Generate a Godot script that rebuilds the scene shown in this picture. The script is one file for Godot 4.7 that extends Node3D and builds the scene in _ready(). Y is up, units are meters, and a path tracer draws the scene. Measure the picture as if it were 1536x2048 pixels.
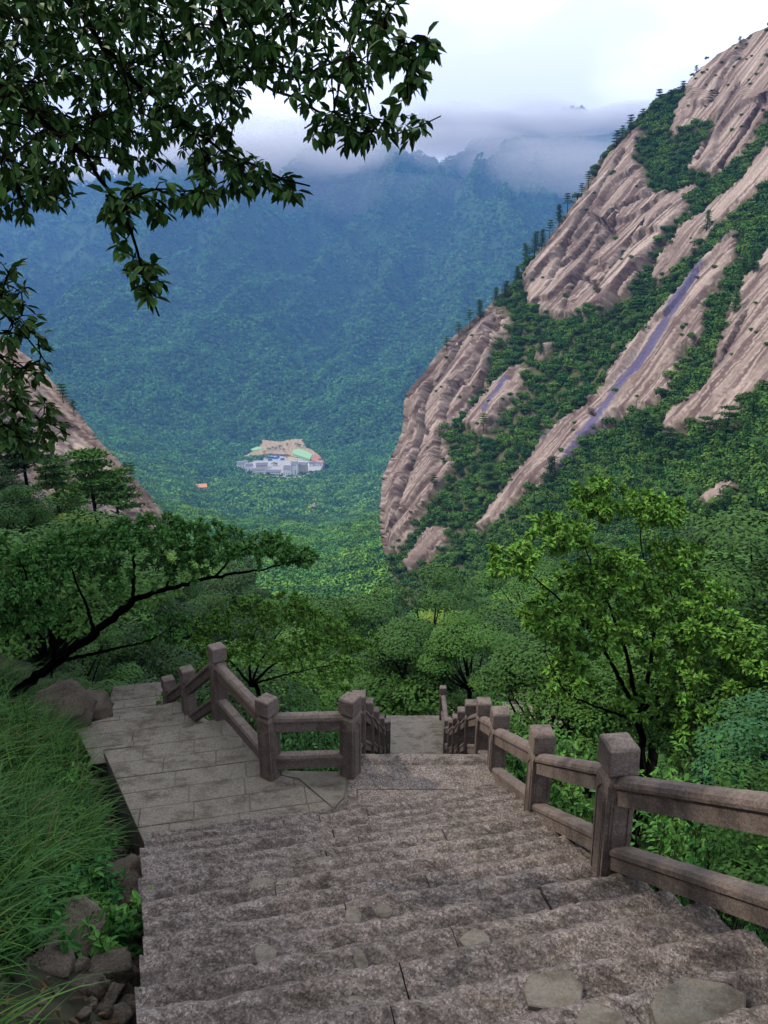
extends Node3D
# A flight of granite steps on a mountainside: the eye stands at the origin, y is up, metres.

const FOCAL := 1479.0            # of the photograph, in its pixels (1536 x 2048)
const PITCH := 17.0              # degrees the camera looks down
var COS_P := cos(deg_to_rad(PITCH))
var SIN_P := sin(deg_to_rad(PITCH))

var taken := {}
var M := {}
var rng := RandomNumberGenerator.new()
var noise := {}

# A point from its bearing (as surveyed on the photograph) and its depth in metres.
func at(x: float, y: float, depth: float) -> Vector3:
	var u := (x - 768.0) / FOCAL
	var v := (y - 1024.0) / FOCAL
	return Vector3(u, -(SIN_P + v * COS_P), -(COS_P - v * SIN_P)) * depth

# The bearing of a point: x, y on the photograph and depth.
func bearing(p: Vector3) -> Vector3:
	var dep := -p.z * COS_P - p.y * SIN_P
	var ver := -p.y * COS_P + p.z * SIN_P
	return Vector3(768.0 + FOCAL * p.x / dep, 1024.0 + FOCAL * ver / dep, dep)

func lerp_table(t: Array, x: float) -> float:
	if x <= t[0][0]:
		return t[0][1]
	for i in range(1, t.size()):
		if x <= t[i][0]:
			var a: Array = t[i - 1]
			var b: Array = t[i]
			var k: float = (x - a[0]) / (b[0] - a[0])
			return lerpf(a[1], b[1], k)
	return t[t.size() - 1][1]

func numbered(called: String) -> String:
	if not taken.has(called):
		taken[called] = 0
		return called
	taken[called] += 1
	return "%s_%03d" % [called, taken[called]]

func tag(o: Node, label := "", category := "", group := "", kind := "") -> Node:
	if label: o.set_meta("label", label)
	if category: o.set_meta("category", category)
	if group: o.set_meta("group", group)
	if kind: o.set_meta("kind", kind)
	return o

func thing(called: String, label: String, category: String, where := Vector3.ZERO, turn := 0.0, group := "") -> Node3D:
	var o := Node3D.new()
	o.name = numbered(called)
	add_child(o)
	o.position = where
	o.rotation.y = turn
	tag(o, label, category, group)
	return o

func put(called: String, mesh: Mesh, material: Material, parent: Node = null, where := Transform3D()) -> MeshInstance3D:
	var o := MeshInstance3D.new()
	o.mesh = mesh
	o.material_override = material
	o.transform = where
	if parent == null:
		o.name = numbered(called)
		add_child(o)
	else:
		o.name = called
		parent.add_child(o, true)
	return o

func copies(called: String, mesh: Mesh, material: Material, where: Array, tints: Array, parent: Node = null) -> MultiMeshInstance3D:
	var mm := MultiMesh.new()
	mm.transform_format = MultiMesh.TRANSFORM_3D
	mm.use_colors = tints.size() > 0
	mm.mesh = mesh
	mm.instance_count = where.size()
	for i in where.size():
		mm.set_instance_transform(i, where[i])
		if tints.size():
			mm.set_instance_color(i, tints[i])
	var o := MultiMeshInstance3D.new()
	o.multimesh = mm
	o.material_override = material
	if parent == null:
		o.name = numbered(called)
		add_child(o)
	else:
		o.name = called
		parent.add_child(o, true)
	return o

# Collects triangles; smooth() gives shared normals, build() without it shades flat.
class Shape:
	var v := PackedVector3Array()
	var n := PackedVector3Array()
	var c := PackedColorArray()
	var uv := PackedVector2Array()
	var f := PackedInt32Array()
	func tri(a: Vector3, b: Vector3, d: Vector3, col: Color) -> void:
		var k := v.size()
		v.append(a); v.append(b); v.append(d)
		c.append(col); c.append(col); c.append(col)
		f.append(k); f.append(k + 1); f.append(k + 2)
	func quad(a: Vector3, b: Vector3, d: Vector3, e: Vector3, col: Color) -> void:
		var k := v.size()
		v.append(a); v.append(b); v.append(d); v.append(e)
		c.append(col); c.append(col); c.append(col); c.append(col)
		f.append(k); f.append(k + 1); f.append(k + 2)
		f.append(k); f.append(k + 2); f.append(k + 3)
	func box(lo: Vector3, hi: Vector3, col: Color, t := Transform3D()) -> void:
		var p := []
		for i in 8:
			p.append(t * Vector3(hi.x if i & 1 else lo.x, hi.y if i & 2 else lo.y, hi.z if i & 4 else lo.z))
		for q in [[0, 1, 3, 2], [5, 4, 6, 7], [4, 0, 2, 6], [1, 5, 7, 3], [2, 3, 7, 6], [4, 5, 1, 0]]:
			quad(p[q[3]], p[q[2]], p[q[1]], p[q[0]], col)
	# A tapered tube through points, with a radius at each.
	func tube(path: Array, radii: Array, sides: int, col: Color) -> void:
		var first := v.size()
		var m := path.size()
		var side := Vector3.RIGHT
		for i in m:
			var dir: Vector3 = (path[mini(i + 1, m - 1)] - path[maxi(i - 1, 0)]).normalized()
			var up := Vector3.UP if absf(dir.y) < 0.9 else Vector3.RIGHT
			side = dir.cross(up).normalized()
			var other := dir.cross(side)
			for j in sides:
				var a := TAU * j / sides
				var out := side * cos(a) + other * sin(a)
				v.append(path[i] + out * radii[i])
				n.append(out)
				c.append(col)
		for i in m - 1:
			for j in sides:
				var a := first + i * sides + j
				var b := first + i * sides + (j + 1) % sides
				f.append(a); f.append(b); f.append(b + sides)
				f.append(a); f.append(b + sides); f.append(a + sides)
	func smooth() -> void:
		n = PackedVector3Array()
		n.resize(v.size())
		for i in range(0, f.size(), 3):
			var nn := (v[f[i + 2]] - v[f[i]]).cross(v[f[i + 1]] - v[f[i]])
			n[f[i]] += nn; n[f[i + 1]] += nn; n[f[i + 2]] += nn
		for i in n.size():
			n[i] = n[i].normalized()
	func build() -> ArrayMesh:
		var arr := []
		arr.resize(Mesh.ARRAY_MAX)
		arr[Mesh.ARRAY_VERTEX] = v
		if n.size() == v.size():
			arr[Mesh.ARRAY_NORMAL] = n
		if c.size() == v.size():
			arr[Mesh.ARRAY_COLOR] = c
		if uv.size() == v.size():
			arr[Mesh.ARRAY_TEX_UV] = uv
		arr[Mesh.ARRAY_INDEX] = f
		var m := ArrayMesh.new()
		m.add_surface_from_arrays(Mesh.PRIMITIVE_TRIANGLES, arr)
		return m

func make_noise(key: String, seed_: int, frequency: float, octaves := 4, ridged := false) -> FastNoiseLite:
	var f := FastNoiseLite.new()
	f.noise_type = FastNoiseLite.TYPE_SIMPLEX_SMOOTH
	f.seed = seed_
	f.frequency = frequency
	f.fractal_type = FastNoiseLite.FRACTAL_RIDGED if ridged else FastNoiseLite.FRACTAL_FBM
	f.fractal_octaves = octaves
	noise[key] = f
	return f

func noise_picture(size: int, seed_: int, frequency: float, ramp: Array, octaves := 5, cellular := false, gain := 0.5) -> NoiseTexture2D:
	var f := FastNoiseLite.new()
	f.noise_type = FastNoiseLite.TYPE_CELLULAR if cellular else FastNoiseLite.TYPE_SIMPLEX
	if cellular:
		f.cellular_return_type = FastNoiseLite.RETURN_CELL_VALUE
		f.domain_warp_enabled = true
		f.domain_warp_amplitude = 14.0
		f.domain_warp_frequency = 0.05
	f.seed = seed_
	f.frequency = frequency
	f.fractal_octaves = octaves
	f.fractal_gain = gain
	var t := NoiseTexture2D.new()
	t.width = size
	t.height = size
	t.seamless = true
	t.noise = f
	if ramp.size():
		var g := Gradient.new()
		g.offsets = PackedFloat32Array(ramp.map(func(r): return r[0]))
		g.colors = PackedColorArray(ramp.map(func(r): return r[1]))
		t.color_ramp = g
	return t

func plain(name_: String, color: Color, roughness := 0.8, vertex := false) -> StandardMaterial3D:
	var m := StandardMaterial3D.new()
	m.resource_name = name_
	m.albedo_color = color
	m.roughness = roughness
	m.metallic_specular = 0.3
	m.vertex_color_use_as_albedo = vertex
	M[name_] = m
	return m

func lin(r: float, g: float, b: float) -> Color:
	return Color(r, g, b).linear_to_srgb()

func _ready() -> void:
	rng.seed = 7
	var t0 := Time.get_ticks_msec()
	set_up_view()
	set_up_materials()
	build_terrain()
	build_right_mountain()
	build_left_cliff()
	print("land ", Time.get_ticks_msec() - t0)
	build_far_forest()
	print("forest ", Time.get_ticks_msec() - t0)
	build_steps()
	build_railings()
	print("steps ", Time.get_ticks_msec() - t0)
	build_slope_trees()
	build_village()
	print("slope trees ", Time.get_ticks_msec() - t0)
	build_near_plants()
	print("near ", Time.get_ticks_msec() - t0)
	build_clouds()
	tell_apart()

func set_up_view() -> void:
	var cam := Camera3D.new()
	cam.name = "camera"
	cam.fov = rad_to_deg(2.0 * atan(1024.0 / FOCAL))
	cam.near = 0.05
	cam.far = 20000.0
	cam.rotation_degrees = Vector3(-PITCH, 0, 0)
	add_child(cam)
	var env := Environment.new()
	env.background_mode = Environment.BG_SKY
	env.tonemap_mode = Environment.TONE_MAPPER_LINEAR
	env.tonemap_exposure = 1.05
	env.sdfgi_enabled = true
	env.ssao_enabled = true
	env.ssil_enabled = true
	env.fog_enabled = true
	env.fog_density = 0.00014
	env.fog_light_color = Color(0.44, 0.66, 1.0)
	env.volumetric_fog_enabled = true
	env.volumetric_fog_density = 0.0
	var sm := ProceduralSkyMaterial.new()
	sm.sky_top_color = lin(0.90, 0.94, 1.0)
	sm.sky_horizon_color = lin(0.56, 0.58, 0.74)
	sm.sky_curve = 0.22
	sm.sky_energy_multiplier = 1.25
	sm.ground_bottom_color = lin(0.05, 0.07, 0.05)
	sm.ground_horizon_color = lin(0.2, 0.24, 0.28)
	sm.sun_angle_max = 1.0
	# bright cloud, the same all round
	var puff := FastNoiseLite.new()
	puff.seed = 12
	puff.frequency = 2.1
	puff.fractal_octaves = 5
	var im := Image.create(1024, 512, false, Image.FORMAT_RGBA8)
	for y in 512:
		var up := PI * (0.5 - (y + 0.5) / 512.0)
		for x in 1024:
			var a := TAU * (x + 0.5) / 1024.0
			var n := puff.get_noise_3d(cos(a) * cos(up) * 1.0, sin(up) * 2.2, sin(a) * cos(up) * 1.0)
			im.set_pixel(x, y, Color(1, 1, 1, clampf(0.30 + n * 1.6, 0, 1)))
	sm.sky_cover = ImageTexture.create_from_image(im)
	sm.sky_cover_modulate = Color(1, 1, 1, 0.6)
	var sky := Sky.new()
	sky.sky_material = sm
	env.sky = sky
	var we := WorldEnvironment.new()
	we.name = "world"
	we.environment = env
	add_child(we)
	var sun := DirectionalLight3D.new()
	sun.name = "sun"
	sun.light_energy = 1.6
	sun.light_color = Color(1.0, 0.95, 0.87)
	sun.light_angular_distance = 1.5
	sun.shadow_enabled = true
	sun.look_at_from_position(Vector3.ZERO, Vector3(0.66, -0.74, 0.14))
	add_child(sun)
	make_noise("land", 11, 1.0, 4)
	make_noise("ridge", 5, 1.0, 4, true)
	make_noise("rock", 23, 1.0, 4)
	make_noise("fine", 31, 1.0, 3)
	make_noise("streak", 41, 1.0, 3)

func leafy(name_: String, roughness := 0.55, through := 0.35) -> StandardMaterial3D:
	var m := plain(name_, Color.WHITE, roughness, true)
	m.backlight_enabled = true
	m.backlight = Color(through, through, through * 0.6)
	m.cull_mode = BaseMaterial3D.CULL_DISABLED
	m.metallic_specular = 0.2
	return m

func set_up_materials() -> void:
	leafy("leaf", 0.5, 0.3)
	leafy("far_leaf", 0.8, 0.2)
	plain("bark", lin(0.045, 0.036, 0.03), 0.9)
	M.bark.heightmap_enabled = true
	M.bark.heightmap_texture = noise_picture(256, 3, 0.03, [])
	M.bark.heightmap_scale = 1.0
	M.bark.uv1_triplanar = true
	M.bark.uv1_scale = Vector3(3, 1, 3)
	plain("soil", Color.WHITE, 0.95, true)
	M.soil.uv1_triplanar = true
	M.soil.uv1_world_triplanar = true
	M.soil.uv1_scale = Vector3.ONE * 0.35
	M.soil.albedo_texture = noise_picture(512, 8, 0.02, [[0.25, Color(0.55, 0.55, 0.55)], [0.75, Color(1, 1, 1)]])
	# weathered mountain granite: colours by vertex, grain by texture
	plain("granite_cliff", Color.WHITE, 0.85, true)
	M.granite_cliff.uv1_triplanar = true
	M.granite_cliff.uv1_world_triplanar = true
	M.granite_cliff.uv1_scale = Vector3.ONE * 0.06
	M.granite_cliff.albedo_texture = noise_picture(1024, 18, 0.012, [[0.2, Color(0.84, 0.83, 0.83)], [0.5, Color(0.95, 0.95, 0.95)], [0.8, Color(1, 1, 1)]], 6)
	M.granite_cliff.heightmap_enabled = true
	M.granite_cliff.heightmap_texture = noise_picture(1024, 19, 0.01, [], 6)
	M.granite_cliff.heightmap_scale = 4.0

	plain("granite_plain", lin(0.20, 0.145, 0.13), 0.85)
	# hewn granite of the steps: pale flecks in dark stone, stained in patches
	step_stone("step_granite", [[0.0, lin(0.045, 0.037, 0.034)], [0.3, lin(0.095, 0.079, 0.073)], [0.5, lin(0.172, 0.146, 0.136)], [0.7, lin(0.28, 0.242, 0.229)], [1.0, lin(0.54, 0.48, 0.46)]], 0.10, 0.035, 1.3)
	M.step_granite.vertex_color_use_as_albedo = true
	step_stone("paving_granite", [[0.0, lin(0.09, 0.08, 0.069)], [0.4, lin(0.145, 0.13, 0.112)], [0.6, lin(0.185, 0.167, 0.144)], [1.0, lin(0.28, 0.258, 0.226)]], 0.12, 0.05, 0.3)
	step_stone("rail_granite", [[0.0, lin(0.06, 0.049, 0.045)], [0.4, lin(0.115, 0.094, 0.088)], [0.6, lin(0.16, 0.132, 0.124)], [1.0, lin(0.25, 0.212, 0.202)]], 0.14, 0.03, 0.35)
	step_stone("mortar", [[0.0, lin(0.11, 0.1, 0.085)], [0.5, lin(0.155, 0.14, 0.12)], [1.0, lin(0.21, 0.195, 0.17)]], 0.15, 0.06, 0.25)
	step_stone("rubble", [[0.0, lin(0.04, 0.033, 0.027)], [0.4, lin(0.075, 0.062, 0.05)], [0.6, lin(0.11, 0.092, 0.075)], [1.0, lin(0.19, 0.165, 0.14)]], 0.07, 0.03, 1.2)

func step_stone(name_: String, ramp: Array, grain: float, frequency: float, relief: float) -> void:
	var m := plain(name_, Color.WHITE, 0.88)
	m.uv1_triplanar = true
	m.uv1_world_triplanar = true
	m.uv1_scale = Vector3.ONE * 0.85
	m.albedo_texture = noise_picture(1024, name_.length() * 7, grain, ramp, 4, true, 0.7)
	m.heightmap_enabled = true
	m.heightmap_texture = noise_picture(1024, name_.length() * 7, frequency, [], 7, false, 0.72)
	m.heightmap_scale = relief
	# stains and worn places in patches
	m.uv2_triplanar = true
	m.uv2_world_triplanar = true
	m.uv2_scale = Vector3(0.23, 0.23, 0.41)
	m.detail_enabled = true
	m.detail_uv_layer = BaseMaterial3D.DETAIL_UV_2
	m.detail_blend_mode = BaseMaterial3D.BLEND_MODE_MUL
	m.detail_albedo = noise_picture(512, 77, 0.012, [[0.05, Color(0.66, 0.63, 0.61)], [0.4, Color(0.9, 0.89, 0.87)], [0.6, Color(1, 1, 1)], [0.9, Color(0.93, 0.9, 0.84)]], 8, false, 0.75)

# ---- the land: one sheet from under the steps to beyond the far ridge ----
var floor_line := [[0.0, -3.2], [3.0, -4.6], [6.0, -6.6], [8.5, -8.0], [17.0, -13.6], [30.0, -21.5], [50.0, -29.5], [80.0, -47.0], [150.0, -84.0], [255.0, -126.0], [350.0, -152.0], [500.0, -192.0], [800.0, -275.0], [1100.0, -356.0], [1450.0, -386.0], [1800.0, -384.0], [2150.0, -262.0], [2700.0, -60.0], [3300.0, 210.0], [3900.0, 500.0], [4250.0, 580.0], [4900.0, 540.0]]

var path_edge := [[-6.0, 1.0], [0.0, -0.24], [2.46, -1.1], [5.87, -2.3], [7.38, -3.26], [8.03, -3.77], [8.63, -4.13], [9.8, -4.36], [10.5, -4.5], [14.0, -5.5], [20.0, -7.0]]
var path_level := [[-6.0, 1.6], [0.0, -1.7], [5.9, -5.15], [7.4, -5.15], [8.4, -5.66], [9.1, -5.66], [10.0, -6.2], [10.8, -6.3], [14.0, -9.0], [20.0, -13.5]]

func land_height(x: float, z: float) -> float:
	var d := -z
	var h := lerp_table(floor_line, d)
	if d < 200.0:
		# the bank beside the steps on the one hand, the drop behind the railing on the other
		var near := clampf(1.0 - (d - 60.0) / 140.0, 0.0, 1.0)
		var left := lerp_table(path_edge, d)
		var bank := maxf(0.0, left - x)
		var low := h - near * smoothstep(1.4, 6.0, x) * (1.6 if d < 40.0 else 0.8)
		var side := lerp_table(path_level, d) - 0.5 + minf(bank * 0.75, 1.4 + bank * 0.3) + 0.1 * float(noise.fine.get_noise_2d(x * 1.2, z * 1.2))
		var k := smoothstep(-0.25, 0.1, left - x) * clampf(1.0 - (d - 14.0) / 10.0, 0.0, 1.0)
		h = lerpf(low + near * minf(bank * 0.75, 2.0 + bank * 0.42) * (1.0 - k), side, k)
	if d > 18.0 and d < 300.0:
		# the ravine between the two mountainsides
		var off := x + 0.045 * d
		var k := lerp_table([[18.0, 0.0], [40.0, 0.22], [120.0, 0.30], [300.0, 0.0]], d)
		h += (maxf(0.0, absf(off) - 2.0) - 4.0) * k * (0.3 if off < 0.0 else 1.0)
	if d > 120.0 and d < 2300.0:
		var axis := -0.135 * d
		var off := absf(x - axis)
		var flat_ := lerp_table([[120.0, 10.0], [900.0, 60.0], [1350.0, 150.0], [1750.0, 170.0], [2300.0, 60.0]], d)
		var k := lerp_table([[120.0, 0.0], [300.0, 0.32], [1000.0, 0.36], [1700.0, 0.3], [2300.0, 0.0]], d)
		h += maxf(0.0, off - flat_) * k * lerp_table([[0.0, 1.0], [900.0, 0.6], [2000.0, 0.45]], off)
	if d > 300.0:
		var n: float = noise.land.get_noise_2d(x / 420.0, z / 420.0)
		var a := lerp_table([[300.0, 0.0], [700.0, 22.0], [1300.0, 14.0], [1450.0, 4.0], [1800.0, 6.0], [2200.0, 60.0], [5000.0, 90.0]], d)
		h += n * a
	if d > 1800.0:
		var r: float = noise.ridge.get_noise_2d((x + z * 0.3) / 950.0, (z - x * 0.2) / 3200.0)
		h += r * lerp_table([[1800.0, 0.0], [2200.0, 110.0], [2900.0, 270.0], [3600.0, 260.0], [4200.0, 200.0], [6000.0, 100.0]], d)
		# the ridge sinks towards one side
		h += (x + 200.0) * 0.06 * lerp_table([[1800.0, 0.0], [3800.0, 1.0]], d)
		# a gully that runs up from behind the village
		var gx := lerp_table([[1800.0, -235.0], [2300.0, -190.0], [2700.0, -120.0], [3400.0, 80.0]], d)
		var g := (x - gx) / lerp_table([[1800.0, 90.0], [3400.0, 260.0]], d)
		h -= exp(-g * g) * lerp_table([[1800.0, 0.0], [2000.0, 40.0], [2700.0, 90.0], [3600.0, 0.0]], d)
	return h

func build_terrain() -> void:
	var s := Shape.new()
	var rings := 460
	var spokes := 320
	for i in rings + 1:
		var r := 0.8 * pow(4950.0 / 0.8, float(i) / rings)
		for j in spokes + 1:
			var t := -1.0 + 2.0 * j / spokes
			var a := deg_to_rad(80.0 * signf(t) * pow(absf(t), 1.5))
			var x := r * sin(a)
			var z := 3.5 - r * cos(a)
			s.v.append(Vector3(x, land_height(x, z), z))
			var w: float = 0.5 + 0.5 * noise.fine.get_noise_2d(x * 0.15, z * 0.15)
			var leafc := Color(0.028, 0.045, 0.018).lerp(Color(0.05, 0.045, 0.03), w)
			if r > 240.0: leafc = Color(0.034, 0.092, 0.026).lerp(Color(0.05, 0.12, 0.03), w)
			s.c.append(leafc)
	for i in rings:
		for j in spokes:
			var k := i * (spokes + 1) + j
			for q in [k, k + spokes + 1, k + 1, k + 1, k + spokes + 1, k + spokes + 2]:
				s.f.append(q)
	s.smooth()
	var o := put("ground", s.build(), M.soil)
	tag(o, "wooded mountain ground falling to the valley and rising beyond", "ground", "", "structure")

# ---- far woods: crowns that read as one mass ----
func crown_blob(seed_: int, quads: int, card: float) -> ArrayMesh:
	# leaf sprays over a lumpy dome, one unit high
	var r := RandomNumberGenerator.new()
	r.seed = seed_
	var s := Shape.new()
	var lumps := []
	for i in 7:
		var a := TAU * i / 7.0 + r.randf() * 0.6
		var rr := 0.0 if i == 0 else r.randf_range(0.2, 0.34)
		lumps.append([Vector3(cos(a) * rr, r.randf_range(0.45, 0.68) if i else 0.68, sin(a) * rr), r.randf_range(0.2, 0.32)])
	for i in quads:
		var l: Array = lumps[r.randi() % lumps.size()]
		var dir := Vector3(r.randfn(), r.randfn() * 0.8 + 0.3, r.randfn()).normalized()
		var p: Vector3 = l[0] + dir * l[1] * r.randf_range(0.75, 1.05)
		var nrm := (dir + Vector3(r.randfn(), r.randfn(), r.randfn()) * 0.45).normalized()
		var t := nrm.cross(Vector3(r.randfn(), r.randfn(), r.randfn())).normalized()
		var b := nrm.cross(t)
		var w := card * r.randf_range(0.7, 1.3)
		var tone := r.randf_range(0.75, 1.25)
		var col := Color(tone, tone, tone * r.randf_range(0.8, 1.1))
		s.quad(p - t * w, p - b * w * 0.7, p + t * w, p + b * w * 0.7, col)
	return s.build()

var bare_patches := []     # [x, z, radius x, radius z] kept free of trees

func is_bare(x: float, z: float) -> bool:
	for b in bare_patches:
		var u: float = (x - b[0]) / b[2]
		var v: float = (z - b[1]) / b[3]
		if u * u + v * v < 1.0:
			return true
	return false

func build_far_forest() -> void:
	bare_patches = [[-214.0, -1580.0, 98.0, 66.0], [-205.0, -1690.0, 58.0, 50.0]]
	var far_kinds := []
	var near_kinds := []
	for i in 4:
		far_kinds.append([crown_blob(100 + i, 46, 0.17), [], []])
		near_kinds.append([crown_blob(200 + i, 420, 0.062), [], []])
	var r := RandomNumberGenerator.new()
	r.seed = 99
	var made := 0
	for i in 210000:
		var d := 270.0 * pow(1150.0 / 270.0, r.randf()) if i % 10 < 2 else 1150.0 * pow(4350.0 / 1150.0, r.randf())
		var x := d * r.randf_range(-0.66, 0.66)
		var z := -d
		if is_bare(x, z):
			continue
		var h := land_height(x, z)
		var size := r.randf_range(8.0, 14.0) * (1.0 if d > 1200.0 else lerpf(0.72, 1.0, d / 1200.0))
		var patch: float = noise.land.get_noise_2d(x / 90.0, z / 90.0)
		var col := Color(0.055, 0.15, 0.034).lerp(Color(0.028, 0.085, 0.030), clampf(patch + 0.5, 0, 1))
		if d < 1500.0:
			col = col.lerp(Color(0.10, 0.20, 0.03), clampf(noise.land.get_noise_2d(x / 60.0 + 40.0, z / 60.0) * 2.0 + 0.3, 0, 0.85))
		col = col * r.randf_range(0.6, 1.4) * (1.35 if d < 1500.0 else 1.5)
		col.a = 1.0
		var wide := r.randf_range(0.9, 1.25)
		var t := Transform3D(Basis(Vector3.UP, r.randf() * TAU).scaled(Vector3(size * wide, size * r.randf_range(0.9, 1.3), size * wide)), Vector3(x, h - size * 0.18, z))
		var set_: Array = (near_kinds if d < 1150.0 else far_kinds)[r.randi() % 4]
		set_[1].append(t)
		set_[2].append(col)
	var woods := Node3D.new()
	woods.name = "far_forest"
	add_child(woods)
	tag(woods, "dense broadleaf forest covering the valley and the far blue mountainside", "forest", "", "stuff")
	for k in far_kinds + near_kinds:
		copies("foliage", k[0], M.far_leaf, k[1], k[2], woods)

# ---- the granite mountainsides ----
# Outlines are bearings on the photograph; each becomes a surface at its own distance.
var ridge_line := [[-160.0, 1790.0], [-60.0, 1690.0], [0.0, 1610.0], [62.0, 1536.0], [75.0, 1505.0], [100.0, 1478.0], [130.0, 1424.0], [152.0, 1398.0], [190.0, 1368.0], [205.0, 1316.0], [245.0, 1280.0], [295.0, 1226.0], [325.0, 1203.0], [390.0, 1168.0], [430.0, 1138.0], [470.0, 1112.0], [530.0, 1064.0], [590.0, 1010.0], [620.0, 980.0], [695.0, 893.0], [745.0, 858.0], [795.0, 815.0], [830.0, 812.0], [860.0, 812.0], [900.0, 797.0], [960.0, 770.0], [1030.0, 766.0], [1095.0, 770.0], [1150.0, 790.0], [1300.0, 860.0]]
var rock_faces := [
	[1283, 250, 1203, 325, 1168, 390, 1138, 430, 1105, 470, 1060, 535, 1050, 575, 1060, 610, 1125, 645, 1200, 625, 1250, 598, 1290, 545, 1330, 480, 1372, 425, 1395, 360, 1350, 385, 1300, 380, 1275, 320],
	[1518, 55, 1483, 90, 1423, 122, 1390, 152, 1350, 230, 1335, 275, 1380, 262, 1440, 230, 1500, 160, 1600, 60],
	[1620, 60, 1500, 160, 1440, 230, 1395, 290, 1372, 345, 1420, 345, 1480, 310, 1536, 230, 1620, 150],
	[1620, 220, 1536, 290, 1483, 360, 1433, 395, 1368, 450, 1293, 555, 1310, 575, 1380, 520, 1450, 450, 1536, 380, 1620, 330],
	[1480, 470, 1420, 530, 1358, 600, 1298, 665, 1218, 745, 1215, 780, 1168, 810, 1088, 870, 1048, 925, 985, 1000, 935, 1068, 988, 1055, 1063, 992, 1118, 962, 1148, 925, 1183, 880, 1248, 828, 1338, 800, 1348, 750, 1362, 700, 1405, 690, 1425, 610, 1480, 530],
	[1473, 600, 1560, 480, 1700, 420, 1700, 700, 1500, 790, 1470, 860, 1390, 850, 1328, 880, 1340, 830, 1420, 780, 1440, 700],
	[983, 612, 893, 685, 805, 790, 805, 860, 785, 900, 760, 960, 758, 1030, 758, 1095, 798, 1100, 828, 1025, 878, 960, 908, 920, 888, 890, 898, 850, 933, 815, 968, 765, 978, 715, 1008, 675, 1023, 640],
	[1038, 730, 993, 765, 928, 850, 973, 875, 1008, 840, 1048, 790, 1058, 740],
	[908, 908, 833, 1015, 780, 1102, 800, 1114, 850, 1030, 918, 945],
	[853, 1062, 803, 1135, 823, 1140, 890, 1085, 895, 1050],
	[1100, 690, 1075, 720, 1085, 735, 1112, 705],
	[1410, 1015, 1470, 975, 1500, 990, 1440, 1040],
	[1500, 1230, 1600, 1180, 1700, 1250, 1600, 1330, 1510, 1300],
]
var wet_sky_streaks := [  # wet seeps; the sky they mirror is painted in as violet blue
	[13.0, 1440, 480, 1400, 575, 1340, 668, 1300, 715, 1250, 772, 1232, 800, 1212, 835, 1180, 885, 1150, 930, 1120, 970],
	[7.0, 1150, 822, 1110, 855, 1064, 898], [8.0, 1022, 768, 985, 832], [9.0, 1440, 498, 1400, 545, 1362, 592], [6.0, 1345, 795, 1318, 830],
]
var cracks := [
	[7.0, 1297, 390, 1246, 420, 1216, 470, 1186, 520, 1152, 570, 1138, 625], [9.0, 990, 628, 978, 690, 956, 722, 930, 762, 897, 803, 886, 862, 879, 925],
	[6.0, 1062, 535, 1100, 483, 1128, 458], [7.0, 1334, 478, 1302, 522, 1252, 572, 1222, 622], [5.0, 1400, 300, 1352, 345], [6.0, 860, 770, 850, 830, 838, 900, 815, 960, 800, 1020],
	[4.0, 1252, 310, 1212, 380, 1152, 480, 1108, 562], [3.5, 1232, 420, 1192, 470, 1168, 505, 1128, 540], [4.0, 1292, 450, 1242, 520, 1200, 590], [3.5, 1345, 420, 1300, 470, 1270, 500], [4.0, 952, 640, 902, 720, 862, 790, 842, 850], [4.0, 882, 700, 852, 780, 820, 880], [5.0, 1004, 648, 992, 700, 962, 772, 930, 830], [4.0, 842, 900, 812, 1000, 790, 1060], [4.5, 1482, 180, 1432, 260, 1400, 322], [4.5, 1532, 200, 1472, 290, 1440, 330], [3.0, 1190, 440, 1215, 452, 1235, 480], [3.0, 1165, 560, 1195, 575, 1210, 600], [3.0, 900, 770, 930, 778], [3.0, 830, 850, 862, 872], [3.5, 1500, 640, 1450, 730, 1400, 800],
	[5.0, 1110, 962, 1150, 940], [4.0, 1185, 830, 1200, 842], [5.0, 1395, 690, 1402, 710],
]
var mask_step := 4.0
var rock_mask := PackedByteArray()
var mask_w := 250
var mask_h := 350
var across_n := Vector3.ZERO

func pairs(a: Array, from := 0) -> PackedVector2Array:
	var out := PackedVector2Array()
	for i in range(from, a.size() - 1, 2):
		out.append(Vector2(a[i], a[i + 1]))
	return out

func to_line(p: Vector2, line: PackedVector2Array) -> float:
	var best := 1e9
	for i in line.size() - 1:
		best = minf(best, p.distance_squared_to(Geometry2D.get_closest_point_to_segment(p, line[i], line[i + 1])))
	return sqrt(best)

func make_rock_mask() -> void:
	rock_mask.resize(mask_w * mask_h)
	var polys := rock_faces.map(func(a): return pairs(a))
	for j in mask_h:
		for i in mask_w:
			var p := Vector2(740.0 + i * mask_step, j * mask_step)
			for q in polys:
				if Geometry2D.is_point_in_polygon(p, q):
					rock_mask[j * mask_w + i] = 1
					break

func is_rock(x: float, y: float) -> bool:
	var i := int((x - 740.0) / mask_step)
	var j := int(y / mask_step)
	if i < 0 or i >= mask_w or j >= mask_h:
		return false
	return rock_mask[clampi(j, 0, mask_h - 1) * mask_w + i] == 1

# how bare the slope is round a bearing, 0 to 1
func bareness(x: float, y: float) -> float:
	var s := 0.0
	for q in [Vector2(0, 0), Vector2(6, 0), Vector2(-6, 0), Vector2(0, 6), Vector2(0, -6)]:
		s += 0.2 * float(is_rock(x + q.x, y + q.y))
	return s

# distance of the mountainside without its relief
func slope_depth(x: float, y: float) -> float:
	var d := 320.0 - 0.26 * (x - 1130.0) - 0.228 * (y - 620.0)
	return 0.5 * (d + 105.0 + sqrt((d - 105.0) * (d - 105.0) + 900.0))

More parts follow.
